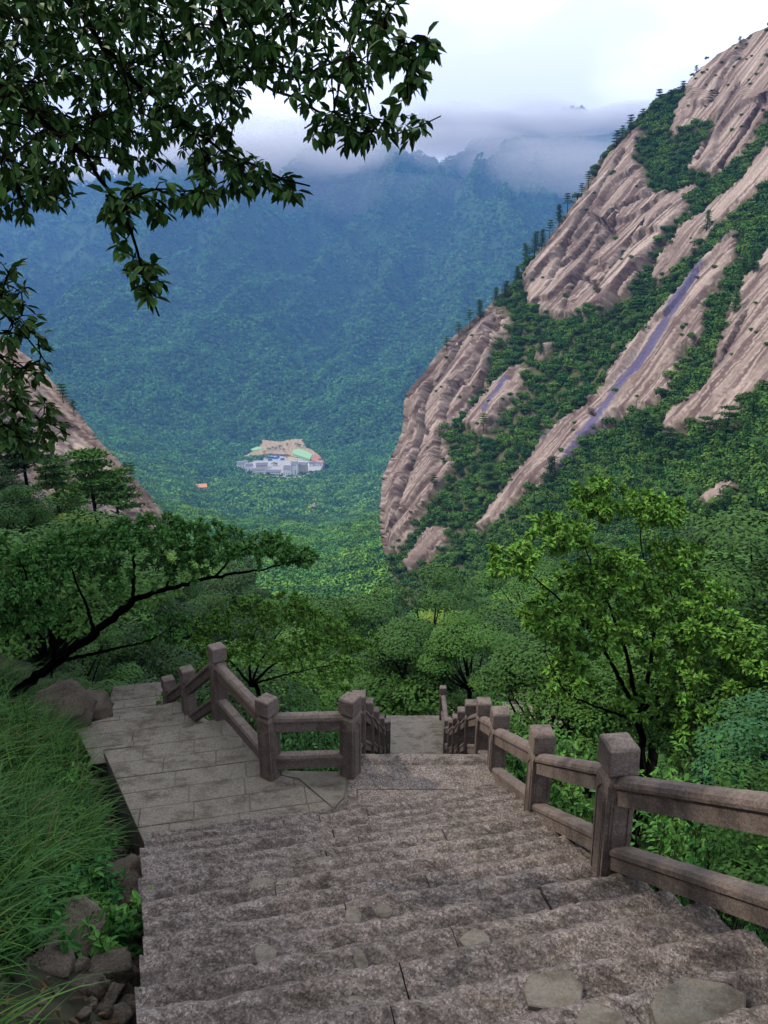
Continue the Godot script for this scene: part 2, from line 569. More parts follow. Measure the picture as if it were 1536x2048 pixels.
# metres that the rock stands proud of that
func slope_relief(x: float, y: float, bare: float) -> float:
	var a := 0.76 * x + 0.65 * y
	var b := -0.65 * x + 0.76 * y
	var bend: float = noise.rock.get_noise_2d(a / 300.0, b / 900.0)
	var h: float = noise.rock.get_noise_2d(a / 150.0 + 7.0, b / 700.0) * 4.5
	# the streaked slab lies smooth; the crags beyond it are broken into sheets
	var broken := clampf((1180.0 - (x - (1000.0 - y) * 0.75)) / 120.0, 0.0, 1.0)
	broken = lerpf(0.25, 1.0, broken)
	var q := a / 105.0 + bend * 2.2
	var k := q - floorf(q)
	h += (k - 0.4) * 2.4 * smoothstep(0.0, 0.03, 1.0 - k) * bare * broken
	var q2 := a / 21.0 + bend * 4.0 + 0.3 * float(noise.rock.get_noise_2d(a / 60.0, b / 160.0))
	var k2 := q2 - floorf(q2)
	h += (k2 - 0.5) * 0.3 * smoothstep(0.0, 0.1, 1.0 - k2) * bare
	# a few joints across the sheets
	var q3 := b / 150.0 + a / 120.0 + bend * 2.0
	var k3 := q3 - floorf(q3)
	var some := clampf(float(noise.rock.get_noise_2d(a / 90.0 + 3.0, b / 120.0)) * 4.0 - 0.2, 0, 1)
	h += (0.5 - k3) * 1.6 * smoothstep(0.0, 0.03, k3) * bare * broken * some
	h += float(noise.rock.get_noise_2d(a / 8.0, b / 160.0)) * 0.14
	h += float(noise.rock.get_noise_2d(a / 16.0, b / 16.0)) * 0.16
	return h + bare * 3.0

func granite_colour(a: float, b: float, pale: float) -> Color:
	var s1: float = noise.streak.get_noise_2d(a / 5.0, b / 420.0)
	var s2: float = noise.streak.get_noise_2d(a / 19.0 + 9.0, b / 700.0)
	var s3: float = noise.fine.get_noise_2d(a / 110.0, b / 160.0)
	var col := Color(0.145, 0.106, 0.096).lerp(Color(0.25, 0.198, 0.176), clampf(0.5 + pale + s3 * 1.3, 0, 1))
	col = col.lerp(Color(0.075, 0.047, 0.046), 0.85 * smoothstep(-0.02, 0.34, s1 * 0.9 + s2 * 0.8 - pale * 0.15))
	col = col.lerp(Color(0.35, 0.285, 0.26), 0.75 * smoothstep(0.12, 0.40, -s1))
	return col

func build_right_mountain() -> void:
	make_rock_mask()
	var wet_sky := wet_sky_streaks.map(func(a): return [a[0], pairs(a, 1)])
	var splits := cracks.map(func(a): return [a[0], pairs(a, 1)])
	for w in wet_sky + splits:
		var box := Rect2(w[1][0], Vector2.ZERO)
		for p in w[1]:
			box = box.expand(p)
		w.append(box.grow(w[0] * 2.5))
	# the normal of the slope, along which the relief stands out
	var p0 := at(1200, 600, slope_depth(1200, 600))
	across_n = (at(1300, 600, slope_depth(1300, 600)) - p0).cross(at(1200, 500, slope_depth(1200, 500)) - p0).normalized()
	if across_n.dot(p0) > 0.0:
		across_n = -across_n
	var s := Shape.new()
	var rows := 400
	var cols := 300
	var back := 8
	for i in rows + 1:
		var y := -160.0 + 1460.0 * i / rows
		var x0 := lerp_table(ridge_line, y) + float(noise.fine.get_noise_1d(y / 9.0)) * 5.0
		for j in range(-back, cols + 1):
			var t := maxf(0.0, float(j) / cols)
			var x := x0 + (1830.0 - x0) * t
			var wob := Vector2(noise.fine.get_noise_2d(x / 12.0, y / 12.0), noise.fine.get_noise_2d(x / 12.0 + 50.0, y / 12.0)) * 9.0
			var bare := bareness(x + wob.x, y + wob.y)
			var a := 0.76 * x + 0.65 * y
			var b := -0.65 * x + 0.76 * y
			var h := slope_relief(x, y, bare)
			var col := granite_colour(a, b, 0.0)
			var here := Vector2(x, y) + wob * 0.4
			for w in wet_sky:
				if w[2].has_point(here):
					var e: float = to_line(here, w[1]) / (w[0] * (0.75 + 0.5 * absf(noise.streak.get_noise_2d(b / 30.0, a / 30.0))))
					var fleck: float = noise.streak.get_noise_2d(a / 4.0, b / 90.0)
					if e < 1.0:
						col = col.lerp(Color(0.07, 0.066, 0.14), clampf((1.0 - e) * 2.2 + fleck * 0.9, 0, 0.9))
			for w in splits:
				if w[2].has_point(here):
					var e: float = to_line(here, w[1]) / w[0]
					h -= 8.0 * maxf(0.0, 1.0 - e)
			var soil := Color(0.045, 0.06, 0.022).lerp(Color(0.10, 0.085, 0.05), clampf(float(noise.fine.get_noise_2d(x / 10.0, y / 10.0)) + 0.4, 0, 1))
			col = soil.lerp(col, bare)
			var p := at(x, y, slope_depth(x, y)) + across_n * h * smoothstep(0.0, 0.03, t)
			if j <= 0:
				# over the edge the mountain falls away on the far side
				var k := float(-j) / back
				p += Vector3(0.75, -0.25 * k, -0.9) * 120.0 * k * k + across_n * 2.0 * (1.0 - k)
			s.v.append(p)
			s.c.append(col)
	var w_ := cols + back + 1
	for i in rows:
		for j in w_ - 1:
			var k := i * w_ + j
			for q in [k, k + 1, k + w_, k + 1, k + w_ + 1, k + w_]:
				s.f.append(q)
	s.smooth()
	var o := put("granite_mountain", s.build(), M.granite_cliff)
	tag(o, "steep granite mountainside of streaked slabs opposite the steps", "mountain", "", "structure")

var left_ridge := [[-1100.0, -1500.0], [-200.0, -800.0], [380.0, -300.0], [680.0, 0.0], [725.0, 62.0], [762.0, 97.0], [800.0, 130.0], [845.0, 164.0], [890.0, 198.0], [930.0, 238.0], [980.0, 281.0], [1035.0, 325.0], [1120.0, 380.0]]

func build_left_cliff() -> void:
	var s := Shape.new()
	var rows := 190
	var cols := 110
	var back := 7
	var out := Vector3(0.62, 0.45, 0.64)
	for i in rows + 1:
		var y := 560.0 + 560.0 * i / rows
		var x0 := lerp_table(left_ridge, y) + float(noise.fine.get_noise_1d(y / 8.0 + 80.0)) * 4.0
		for j in range(-back, cols + 1):
			var t := maxf(0.0, float(j) / cols)
			var x := x0 - 520.0 * t
			var a := 0.70 * x - 0.71 * y
			var b := 0.71 * x + 0.70 * y
			var bend: float = noise.rock.get_noise_2d(a / 160.0 + 31.0, b / 500.0)
			var q := a / 40.0 + bend * 2.0
			var k := q - floorf(q)
			var h := (k - 0.5) * 2.4 * smoothstep(0.0, 0.15, k) + bend * 4.0 + float(noise.rock.get_noise_2d(a / 8.0, b / 50.0)) * 0.6
			var d := 165.0 - 0.12 * (x0 - x) - 0.06 * (y - 760.0)
			var col := granite_colour(a + 500.0, b, 0.0)
			var p := at(x, y, d) + out * h * smoothstep(0.0, 0.05, t)
			if j <= 0:
				var e := float(-j) / back
				p += Vector3(-0.75, -0.1 * e, -0.8) * 80.0 * e * e + out * 1.5 * (1.0 - e)
			s.v.append(p)
			s.c.append(col)
	var w_ := cols + back + 1
	for i in rows:
		for j in w_ - 1:
			var k := i * w_ + j
			for q in [k, k + w_, k + 1, k + 1, k + w_, k + w_ + 1]:
				s.f.append(q)
	s.smooth()
	var o := put("granite_dome", s.build(), M.granite_cliff)
	tag(o, "dark streaked granite dome rising behind the trees beside the path", "mountain", "", "structure")
	# added mountain wall beside the steps, out of view, shaped to shade them
	s = Shape.new()
	var foot := [Vector3(-120, -60, -210), Vector3(-74, -50, -140), Vector3(-58, -34, -85), Vector3(-40, -14, -40), Vector3(-30, -2, 0), Vector3(-30, 6, 70)]
	var tall := [45.0, 45.0, 48.0, 80.0, 95.0, 95.0]
	var nu := 70
	var nv := 40
	for i in nu + 1:
		var u := 5.0 * i / nu
		var k := mini(int(u), 4)
		var base: Vector3 = foot[k].lerp(foot[k + 1], u - k)
		var hgt := lerpf(tall[k], tall[k + 1], u - k)
		for j in nv + 1:
			var v := float(j) / nv
			var p := base + Vector3(-hgt * 0.42 * v, hgt * v, 0)
			p.x += float(noise.rock.get_noise_3d(p.x / 30.0, p.y / 30.0, p.z / 30.0)) * 7.0
			s.v.append(p)
			s.c.append(granite_colour(p.z * 6.0, p.y * 6.0, 0.0))
	for i in nu:
		for j in nv:
			var k := i * (nv + 1) + j
			for q in [k, k + 1, k + nv + 1, k + 1, k + nv + 2, k + nv + 1]:
				s.f.append(q)
	s.smooth()
	o = put("added_shade_wall", s.build(), M.granite_cliff)
	tag(o, "unseen granite wall added beside the steps to shade them", "mountain", "", "structure")

# ---- steps, landings, railings ----
const TURN := 0.2147                       # the main flight is turned 12.3 degrees
const LANDING := -5.15
var along := Vector2(cos(TURN), -sin(TURN))    # along a step, on x and z
var up_flight := Vector2(sin(TURN), cos(TURN)) # from the landing up to the eye
var flight_foot := Vector2(-2.3, -5.87)

# A hewn step: a rough slab with a worn front edge, its ends at a and b (front edge), reaching back along "back".
func hewn_step(a: Vector2, b: Vector2, back: Vector2, top: float, tread: float, deep: float, rough: float, seed_: float, skew_a := 0.0, skew_b := 0.0) -> ArrayMesh:
	var s := Shape.new()
	var prof := [Vector2(tread + 0.05, 0), Vector2(tread * 0.86, 0), Vector2(tread * 0.7, 0), Vector2(tread * 0.57, 0), Vector2(tread * 0.46, 0), Vector2(tread * 0.36, 0), Vector2(tread * 0.27, 0.002), Vector2(tread * 0.18, 0.002), Vector2(tread * 0.1, -0.006 * (1.0 + rough)), Vector2(0.012, -0.012 - 0.012 * rough), Vector2(-0.004, -0.05), Vector2(0.0, -0.07), Vector2(0.0, -0.12), Vector2(0.004, -0.18), Vector2(0.004, -deep)]
	var n := maxi(6, int(a.distance_to(b) / 0.028))
	var m := prof.size()
	for i in n + 1:
		var t := float(i) / n
		for j in m:
			var q: Vector2 = prof[j]
			var start := a + (b - a).normalized() * skew_a * q.x
			var stop := b + (b - a).normalized() * skew_b * q.x
			var p := start.lerp(stop, t) + back * q.x
			var y := top + q.y
			var wav: float = noise.fine.get_noise_2d(p.x * 1.3 + seed_ * 9.0, seed_ * 5.0)
			var lump: float = noise.rock.get_noise_3d(p.x * 6.0, y * 6.0 + seed_, p.y * 6.0)
			var chip: float = noise.rock.get_noise_3d(p.x * 19.0, y * 19.0, p.y * 19.0)
			var edge := 1.0 if j >= 7 else 0.45
			var push := (wav * 0.02 + lump * 0.008 * edge + chip * 0.013) * rough
			p -= back * push * (1.0 if j >= 7 and j < m - 1 else 0.0)
			y += (lump * 0.006 + chip * 0.013) * rough * (1.0 if j > 0 and j < 12 else 0.0) + wav * 0.008 * rough
			s.v.append(Vector3(p.x, y, p.y))
			# front edges paler, the tread behind darker in noisy patches, risers darker still
			var mottle: float = 0.7 * float(noise.rock.get_noise_3d(p.x * 15.0 + 11.0, seed_ * 3.0, p.y * 15.0)) + 0.7 * chip + 0.35 * float(noise.fine.get_noise_2d(p.x * 1.1, p.y * 1.1))
			var pale_edge := 1.0 if q.x < tread * 0.15 else 0.5 if q.x < tread * 0.3 else 0.0
			var tone := 0.95 + 0.6 * pale_edge * smoothstep(-0.3, 0.15, -mottle + 0.12) - 0.45 * smoothstep(-0.2, 0.2, mottle + 0.08 - 0.25 * pale_edge)
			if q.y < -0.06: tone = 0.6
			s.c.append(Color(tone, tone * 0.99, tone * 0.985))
	for i in n:
		for j in m - 1:
			var k := i * m + j
			for q in [k, k + 1, k + m, k + 1, k + m + 1, k + m]:
				s.f.append(q)
	s.smooth()
	# the ends
	for e in 2:
		var first := s.v.size()
		var row := 0 if e == 0 else n * m
		var out := Vector3((a - b).normalized().x, 0, (a - b).normalized().y) * (1.0 if e == 0 else -1.0)
		for j in m:
			var p := s.v[row + j]
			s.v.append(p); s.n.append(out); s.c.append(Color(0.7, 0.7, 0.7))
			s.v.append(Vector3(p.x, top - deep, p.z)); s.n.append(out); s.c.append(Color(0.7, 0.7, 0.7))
		for j in m - 1:
			var k := first + j * 2
			for q in [k, k + 1, k + 2, k + 1, k + 3, k + 2]:
				s.f.append(q)
	return s.build()

# A slab with a chamfered top, from an outline on x and z.
func slab(outline: PackedVector2Array, top: float, thick: float, bevel: float) -> ArrayMesh:
	var s := Shape.new()
	var poly := outline
	if Geometry2D.is_polygon_clockwise(poly):
		poly.reverse()
	var small := Geometry2D.offset_polygon(poly, -bevel)
	var inner: PackedVector2Array = small[0] if small.size() and small[0].size() == poly.size() else PackedVector2Array()
	if inner.is_empty():
		var c := Vector2.ZERO
		for p in poly: c += p / poly.size()
		for p in poly: inner.append(p + (c - p).normalized() * bevel)
	else:
		# bring the two rings into step
		var best := 0
		for i in inner.size():
			if inner[i].distance_to(poly[0]) < inner[best].distance_to(poly[0]):
				best = i
		var turned := PackedVector2Array()
		for i in inner.size():
			turned.append(inner[(best + i) % inner.size()])
		inner = turned
	var n := poly.size()
	var tris := Geometry2D.triangulate_polygon(inner)
	for i in range(0, tris.size(), 3):
		var q := [inner[tris[i]], inner[tris[i + 1]], inner[tris[i + 2]]]
		s.tri(Vector3(q[0].x, top, q[0].y), Vector3(q[1].x, top, q[1].y), Vector3(q[2].x, top, q[2].y), Color.WHITE)
	for i in n:
		var j := (i + 1) % n
		var a := Vector3(poly[i].x, top - bevel * 0.8, poly[i].y)
		var b := Vector3(poly[j].x, top - bevel * 0.8, poly[j].y)
		s.quad(Vector3(inner[i].x, top, inner[i].y), Vector3(inner[j].x, top, inner[j].y), b, a, Color.WHITE)
		s.quad(a, b, b - Vector3(0, thick, 0), a - Vector3(0, thick, 0), Color.WHITE)
	s.c = PackedColorArray()
	return s.build()

# Paves an outline with rows of slabs along a step; back is measured from the foot of the main flight.
func pave(parent: Node3D, outline: PackedVector2Array, top: float, from: float, to: float, row: float, r: RandomNumberGenerator) -> void:
	var s := from
	while s > to + 0.05:
		var x := -6.0 + r.randf() * 0.6
		while x < 6.0:
			var long := r.randf_range(0.48, 0.78)
			var g := 0.004
			var rect := PackedVector2Array()
			for q in [Vector2(x + g, s - g), Vector2(x + long - g, s - g), Vector2(x + long - g, s - row + g), Vector2(x + g, s - row + g)]:
				rect.append(flight_foot + along * q.x + up_flight * q.y)
			for piece in Geometry2D.intersect_polygons(rect, outline):
				if piece.size() >= 3:
					put("paving_slab", slab(piece, top + r.randf_range(-0.004, 0.004), 0.09, 0.006), M.paving_granite, parent)
			x += long
		s -= row

func build_steps() -> void:
	var r := RandomNumberGenerator.new()
	r.seed = 4
	# main flight
	var flight := thing("stone_steps", "wide flight of rough hewn granite steps descending from the viewer", "steps")
	tag(flight, "", "", "", "structure")
	for k in range(1, 27):
		var s := 0.30 * (k - 1)
		var f := s / 3.587
		var a := flight_foot + Vector2(1.2, 3.41) * f + along * r.randf_range(-0.03, 0.03)
		var right_x := lerp_table([[-2.0, 2.75], [0.4, 2.35], [2.4, 1.78], [3.76, 1.48], [5.43, 1.38], [7.2, 1.26]], -(flight_foot + up_flight * s + along * 3.4).y)
		var b := flight_foot + up_flight * s
		b += along * ((right_x - b.x) / along.x)
		var top := LANDING + 0.165 * k + r.randf_range(-0.008, 0.008)
		# each step is two or three blocks laid end to end
		var cuts := [0.0]
		var n := 2 if r.randf() < 0.6 else 3
		for i in range(1, n):
			cuts.append(float(i) / n + r.randf_range(-0.12, 0.12))
		cuts.append(1.0)
		for i in n:
			var p: Vector2 = a.lerp(b, cuts[i]) + along * (0.004 if i else 0.0)
			var q: Vector2 = a.lerp(b, cuts[i + 1]) - along * (0.004 if i < n - 1 else 0.0)
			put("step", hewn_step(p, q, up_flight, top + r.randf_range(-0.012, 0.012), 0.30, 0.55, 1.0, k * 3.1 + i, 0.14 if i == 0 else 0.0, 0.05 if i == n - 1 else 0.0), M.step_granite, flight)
	# mortar fills where blocks have broken: on the treads, flush with the stone
	for q in [[1085, 1935, 0.26, 0.22], [1205, 1700, 0.3, 0.16], [528, 1890, 0.12, 0.16], [715, 1990, 0.10, 0.2], [768, 1825, 0.1, 0.12], [715, 1890, 0.07, 0.16], [950, 1880, 0.16, 0.14], [520, 1740, 0.22, 0.08], [735, 1735, 0.12, 0.1], [700, 1800, 0.1, 0.16], [1390, 2015, 0.42, 0.24], [1180, 2010, 0.2, 0.2], [640, 1700, 0.16, 0.07], [850, 1700, 0.14, 0.08]]:
		var ray := at(q[0], q[1], 1.0)
		var hit := Vector3.ZERO
		var k := 26
		while k >= 1:
			var top := LANDING + 0.165 * k
			var p := ray * (top / ray.y)
			var s := (Vector2(p.x, p.z) - flight_foot).dot(up_flight)
			if s > 0.30 * (k - 1) + 0.02 and s < 0.30 * k:
				hit = Vector3(p.x, top + 0.004, p.z)
				break
			k -= 1
		if hit == Vector3.ZERO:
			continue
		var poly := PackedVector2Array()
		var sm := 0.30 * (k - 1) + 0.15
		var mid := Vector2(hit.x, hit.z)
		mid += up_flight * (sm - (mid - flight_foot).dot(up_flight))
		for i in 9:
			var an := TAU * i / 9.0
			poly.append(mid + along * cos(an) * q[2] * r.randf_range(0.38, 0.58) + up_flight * sin(an) * minf(q[3], 0.27) * r.randf_range(0.38, 0.55))
		put("mortar_patch", slab(poly, hit.y + 0.008, 0.05, 0.006), M.mortar, flight)
	# landing
	var landing := thing("landing", "paved granite landing at the foot of the steps", "landing")
	tag(landing, "", "", "", "structure")
	var shape := PackedVector2Array([flight_foot, Vector2(-0.42, -6.29), Vector2(-0.95, -6.86), Vector2(-1.24, -6.98), Vector2(-2.02, -8.14), Vector2(-3.26, -7.40)])
	put("bed", slab(Geometry2D.offset_polygon(shape, -0.02)[0], LANDING - 0.012, 2.2, 0.01), M.mortar, landing)
	pave(landing, shape, LANDING, 0.30, -1.95, 0.285, r)
	# concrete filling between the landing and the flight straight on, broken by cracks
	for q in [[[-0.93, -6.88], [-0.52, -6.40], [-0.42, -6.58], [-0.40, -7.00], [-1.22, -7.02], [-1.20, -6.96]], [[-0.50, -6.38], [-0.40, -6.29], [-0.26, -6.32], [-0.30, -6.52], [-0.41, -6.56]], [[-0.24, -6.32], [1.10, -6.64], [1.16, -6.706], [-0.28, -6.706], [-0.28, -6.52]], [[-0.39, -6.60], [-0.30, -6.55], [-0.29, -6.704], [1.22, -6.704], [1.24, -7.12], [-0.40, -7.12]]]:
		var poly := PackedVector2Array()
		for p in q: poly.append(Vector2(p[0], p[1]))
		var small := Geometry2D.offset_polygon(poly, -0.003)
		put("filling", slab(small[0], LANDING + r.randf_range(-0.003, 0.003), 0.3, 0.008), M.mortar if q[0][0] < -0.9 else M.step_granite, landing)
	put("foundation", slab(PackedVector2Array([Vector2(-0.5, -6.3), Vector2(1.24, -6.68), Vector2(1.24, -7.11), Vector2(-1.2, -7.0)]), LANDING - 0.02, 3.0, 0.01), M.mortar, landing)
	# flight straight on
	var down := thing("stone_steps", "steep narrow flight straight on between two railings", "steps")
	tag(down, "", "", "", "structure")
	var y := LANDING - 0.17
	var z := -7.08
	for k in 33:
		var drift := (-z - 7.0) / 9.3
		var l := -0.40 + 0.46 * drift
		var rt := 1.24 + 0.38 * drift
		var tread := 0.52 if k == 0 else 0.28
		if z - tread < -16.3: break
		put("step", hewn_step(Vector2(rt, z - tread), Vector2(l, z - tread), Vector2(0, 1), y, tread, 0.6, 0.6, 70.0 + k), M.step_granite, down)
		z -= tread
		y -= 0.2
	var low := thing("landing", "small worn landing below the steep narrow flight", "landing")
	tag(low, "", "", "", "structure")
	put("slab", hewn_step(Vector2(1.66, -18.0), Vector2(0.06, -18.0), Vector2(0, 1), -11.5, 1.75, 0.7, 0.8, 130.0), M.paving_granite, low)
	put("kerb", hewn_step(Vector2(1.66, -18.36), Vector2(0.06, -18.36), Vector2(0, 1), -11.62, 0.33, 0.7, 0.8, 131.0), M.paving_granite, low)
	# flight that leaves the landing on the other side: terraces of paving with short falls between
	var away := thing("stone_steps", "paved terraced steps leading down past the grassy bank", "steps")
	tag(away, "", "", "", "structure")
	for q in [[-5.32, -1.74, 0.26, -3.42, -7.55, -2.06, -8.30], [-5.49, -2.00, 0.26, -3.60, -7.80, -2.16, -8.52]]:
		var c: Vector2 = flight_foot + up_flight * (q[1] - q[2])
		var a: Vector2 = c + along * ((q[3] - c.x) / along.x)
		var b: Vector2 = c + along * ((q[5] - c.x) / along.x)
		put("step", hewn_step(b, a, up_flight, q[0], q[2], 0.6, 0.4, 160.0 + q[0]), M.paving_granite, away)
	for q in [[-5.66, -2.26, -3.12, [[-3.55, -7.78], [-4.16, -8.66], [-2.95, -9.30], [-2.10, -8.55]]], [-6.17, -3.12, -4.40, [[-4.10, -8.72], [-4.40, -9.95], [-3.30, -10.35], [-2.85, -9.25]]], [-6.75, -4.40, -5.6, [[-4.42, -10.0], [-4.70, -11.3], [-3.70, -11.6], [-3.30, -10.4]]], [-7.35, -5.4, -6.8, [[-4.9, -11.3], [-5.2, -12.6], [-4.2, -12.8], [-3.8, -11.5]]]]:
		var poly := PackedVector2Array()
		for p in q[3]: poly.append(Vector2(p[0], p[1]))
		put("bed", slab(Geometry2D.offset_polygon(poly, -0.02)[0], q[0] - 0.012, 1.6, 0.01), M.mortar, away)
		pave(away, poly, q[0], q[1] + 0.3, q[2] - 0.6, 0.30, r)
	# platform further down the hillside
	var deck := thing("landing", "pale concrete viewing platform further down the hillside", "landing")
	tag(deck, "", "", "", "structure")
	var dp := PackedVector2Array([Vector2(3.7, -25.2), Vector2(6.6, -25.0), Vector2(7.4, -27.6), Vector2(2.2, -27.9), Vector2(2.0, -26.9)])
	put("slab", slab(dp, -16.9, 0.8, 0.02), M.paving_granite, deck)

func rail_between(parent: Node3D, a: Vector3, b: Vector3, low: float, high: float, round_top: bool) -> void:
	# a and b are the feet of the posts; the rail keeps upright sides and follows the slope
	var s := Shape.new()
	var flat_ := Vector3(b.x - a.x, 0, b.z - a.z)
	var dir := flat_.normalized()
	var side := Vector3(-dir.z, 0, dir.x)
	var p0 := a + dir * 0.05
	var p1 := b - dir * 0.05
	var h := high - low
	var prof := []
	if round_top:
		prof = [Vector2(-0.048, 0), Vector2(-0.05, h * 0.56), Vector2(-0.064, h * 0.60), Vector2(-0.066, h * 0.70), Vector2(-0.058, h * 0.84), Vector2(-0.035, h * 0.96), Vector2(0, h), Vector2(0.035, h * 0.96), Vector2(0.058, h * 0.84), Vector2(0.066, h * 0.70), Vector2(0.064, h * 0.60), Vector2(0.05, h * 0.56), Vector2(0.048, 0)]
	else:
		prof = [Vector2(-0.05, 0), Vector2(-0.052, h * 0.62), Vector2(-0.062, h * 0.66), Vector2(-0.062, h * 0.86), Vector2(-0.045, h), Vector2(0.045, h), Vector2(0.062, h * 0.86), Vector2(0.062, h * 0.66), Vector2(0.052, h * 0.62), Vector2(0.05, 0)]
	var m := prof.size()
	var n := maxi(4, int(flat_.length() / 0.05))
	for k in 2:      # sharp sides: rings doubled per face
		pass
	for j in m:
		var first := s.v.size()
		var q0: Vector2 = prof[j]
		var q1: Vector2 = prof[(j + 1) % m]
		for i in n + 1:
			var t := float(i) / n
			var c := p0.lerp(p1, t)
			for q in [q0, q1]:
				var p: Vector3 = c + side * q.x + Vector3(0, low + q.y, 0)
				var wear: float = noise.rock.get_noise_3d(p.x * 14.0, p.y * 14.0, p.z * 14.0)
				p += (side * signf(q.x) * 0.5 + Vector3(0, 0.6 if q.y > h * 0.5 else 0.0, 0)) * wear * 0.008
				s.v.append(p)
		for i in n:
			var k := first + i * 2
			for f in [k, k + 1, k + 2, k + 1, k + 3, k + 2]:
				s.f.append(f)
	s.smooth()
	put("top_rail" if round_top else "bottom_rail", s.build(), M.rail_granite, parent)

func ring_stack(rings: Array) -> Shape:
	# square rings [half width, height] joined with hard edges, slightly worn
	var s := Shape.new()
	for i in rings.size() - 1:
		var a: Array = rings[i]
		var b: Array = rings[i + 1]
		for e in 4:
			var an := TAU * (e + 0.5) / 4.0
			var bn := TAU * (e + 1.5) / 4.0
			var u := Vector3(cos(an), 0, sin(an)) * sqrt(2.0)
			var w := Vector3(cos(bn), 0, sin(bn)) * sqrt(2.0)
			s.quad(u * a[0] + Vector3(0, a[1], 0), w * a[0] + Vector3(0, a[1], 0), w * b[0] + Vector3(0, b[1], 0), u * b[0] + Vector3(0, b[1], 0), Color.WHITE)
	s.c = PackedColorArray()
	return s

var post_body: ArrayMesh
var post_panel: ArrayMesh
var post_cap: ArrayMesh

func post_at(parent: Node3D, foot: Vector3, turn: float, wobble: float) -> void:
	if post_body == null:
		post_body = ring_stack([[0.085, -0.35], [0.085, 0.73], [0.078, 0.75], [0.066, 0.765], [0.066, 0.80]]).build()
		# a cap with chamfered edges
		var c := Shape.new()
		var rings := [[0.070, 0.795, 0.004], [0.088, 0.800, 0.005], [0.091, 0.806, 0.006], [0.091, 0.962, 0.006], [0.087, 0.974, 0.008], [0.078, 0.982, 0.012], [0.0, 0.990, 0.0]]
		var ring_of := func(q: Array) -> Array:
			var out := []
			for e in 4:
				var an := PI / 4.0 + e * PI / 2.0
				var corner := Vector2(signf(cos(an)), signf(sin(an)))
				var before := Vector2(corner.x * q[0], corner.y * (q[0] - q[2])) if e % 2 == 0 else Vector2(corner.x * (q[0] - q[2]), corner.y * q[0])
				var after := Vector2(corner.x * (q[0] - q[2]), corner.y * q[0]) if e % 2 == 0 else Vector2(corner.x * q[0], corner.y * (q[0] - q[2]))
				for w in [before, after]:
					var wear: float = noise.rock.get_noise_3d(w.x * 30.0, q[1] * 20.0, w.y * 30.0)
					out.append(Vector3(w.x, q[1] + wear * 0.004, w.y) * Vector3(1.0 + wear * 0.04, 1, 1.0 + wear * 0.04))
			return out
		for i in rings.size() - 1:
			var lo: Array = ring_of.call(rings[i])
			var hi: Array = ring_of.call(rings[i + 1])
			for j in 8:
				c.quad(lo[j], lo[(j + 1) % 8], hi[(j + 1) % 8], hi[j], Color.WHITE)
		c.c = PackedColorArray()
		post_cap = c.build()
		# the raised frame on each face: two long strips and a gabled head
		var p := Shape.new()
		for e in 4:
			var t := Transform3D(Basis(Vector3.UP, TAU * e / 4.0), Vector3.ZERO)
			for x in [-0.062, 0.054]:
				p.box(Vector3(x, -0.1, 0.0852), Vector3(x + 0.008, 0.64, 0.0915), Color.WHITE, t)
			p.box(Vector3(-0.04, -0.1, 0.0852), Vector3(0.04, 0.60, 0.0895), Color.WHITE, t)
			for x in [-1.0, 1.0]:
				var tilt := t * Transform3D(Basis(Vector3(0, 0, 1), x * -0.9), Vector3(x * 0.031, 0.665, 0))
				p.box(Vector3(-0.042, -0.004, 0.0852), Vector3(0.042, 0.004, 0.0915), Color.WHITE, tilt)
		p.c = PackedColorArray()
		post_panel = p.build()
	var o := Node3D.new()
	o.name = "post"
	parent.add_child(o, true)
	o.position = foot
	o.rotation = Vector3(wobble * 0.6, turn + wobble, wobble * 0.5)
	put("shaft", post_body, M.rail_granite, o)
	put("panel", post_panel, M.rail_granite, o)
	put("cap", post_cap, M.rail_granite, o)

func railing(called: String, label: String, feet: Array) -> void:
	var t := thing(called, label, "railing")
	for i in feet.size():
		var a: Vector3 = feet[maxi(i - 1, 0)]
		var b: Vector3 = feet[mini(i + 1, feet.size() - 1)]
		var dir := b - a
		post_at(t, feet[i], atan2(-dir.z, dir.x), sin(i * 5.1) * 0.03)
		if i + 1 < feet.size():
			rail_between(t, feet[i], feet[i + 1], 0.585, 0.785, true)
			rail_between(t, feet[i], feet[i + 1], 0.125, 0.285, false)

func build_railings() -> void:
	railing("stone_railing", "carved granite railing beside the steps in the foreground running down to the small landing", [Vector3(2.08, -1.80, -0.95), Vector3(1.73, -2.70, -2.38), Vector3(1.40, -3.54, -3.76), Vector3(1.33, -4.56, -5.43), Vector3(1.25, -5.40, -7.09), Vector3(1.27, -6.02, -8.3), Vector3(1.33, -7.0, -9.85), Vector3(1.41, -8.15, -11.5), Vector3(1.48, -9.3, -13.1), Vector3(1.55, -10.48, -14.8), Vector3(1.61, -11.5, -16.45), Vector3(1.63, -11.5, -18.0)])
	railing("stone_railing", "granite railing round the paved landing and down both of its flights", [Vector3(-3.30, -6.70, -10.05), Vector3(-2.72, -5.98, -9.05), Vector3(-2.05, -5.16, -8.12), Vector3(-1.24, -5.16, -6.93), Vector3(-0.37, -5.16, -6.97), Vector3(-0.33, -5.95, -8.35), Vector3(-0.24, -7.0, -9.9), Vector3(-0.16, -8.15, -11.5), Vector3(-0.08, -9.3, -13.1), Vector3(0.0, -10.48, -14.8), Vector3(0.07, -11.5, -16.4)])
	railing("stone_railing", "distant granite railing along the edge of the hillside platform", [Vector3(1.9, -17.3, -27.3), Vector3(2.9, -17.3, -27.9), Vector3(4.5, -16.9, -27.75), Vector3(5.6, -16.7, -27.6), Vector3(7.2, -16.6, -27.4)])
	railing("stone_railing", "distant low granite railing on the near side of the hillside platform", [Vector3(3.9, -17.5, -25.0), Vector3(5.3, -17.3, -24.9), Vector3(6.8, -17.0, -24.8)])

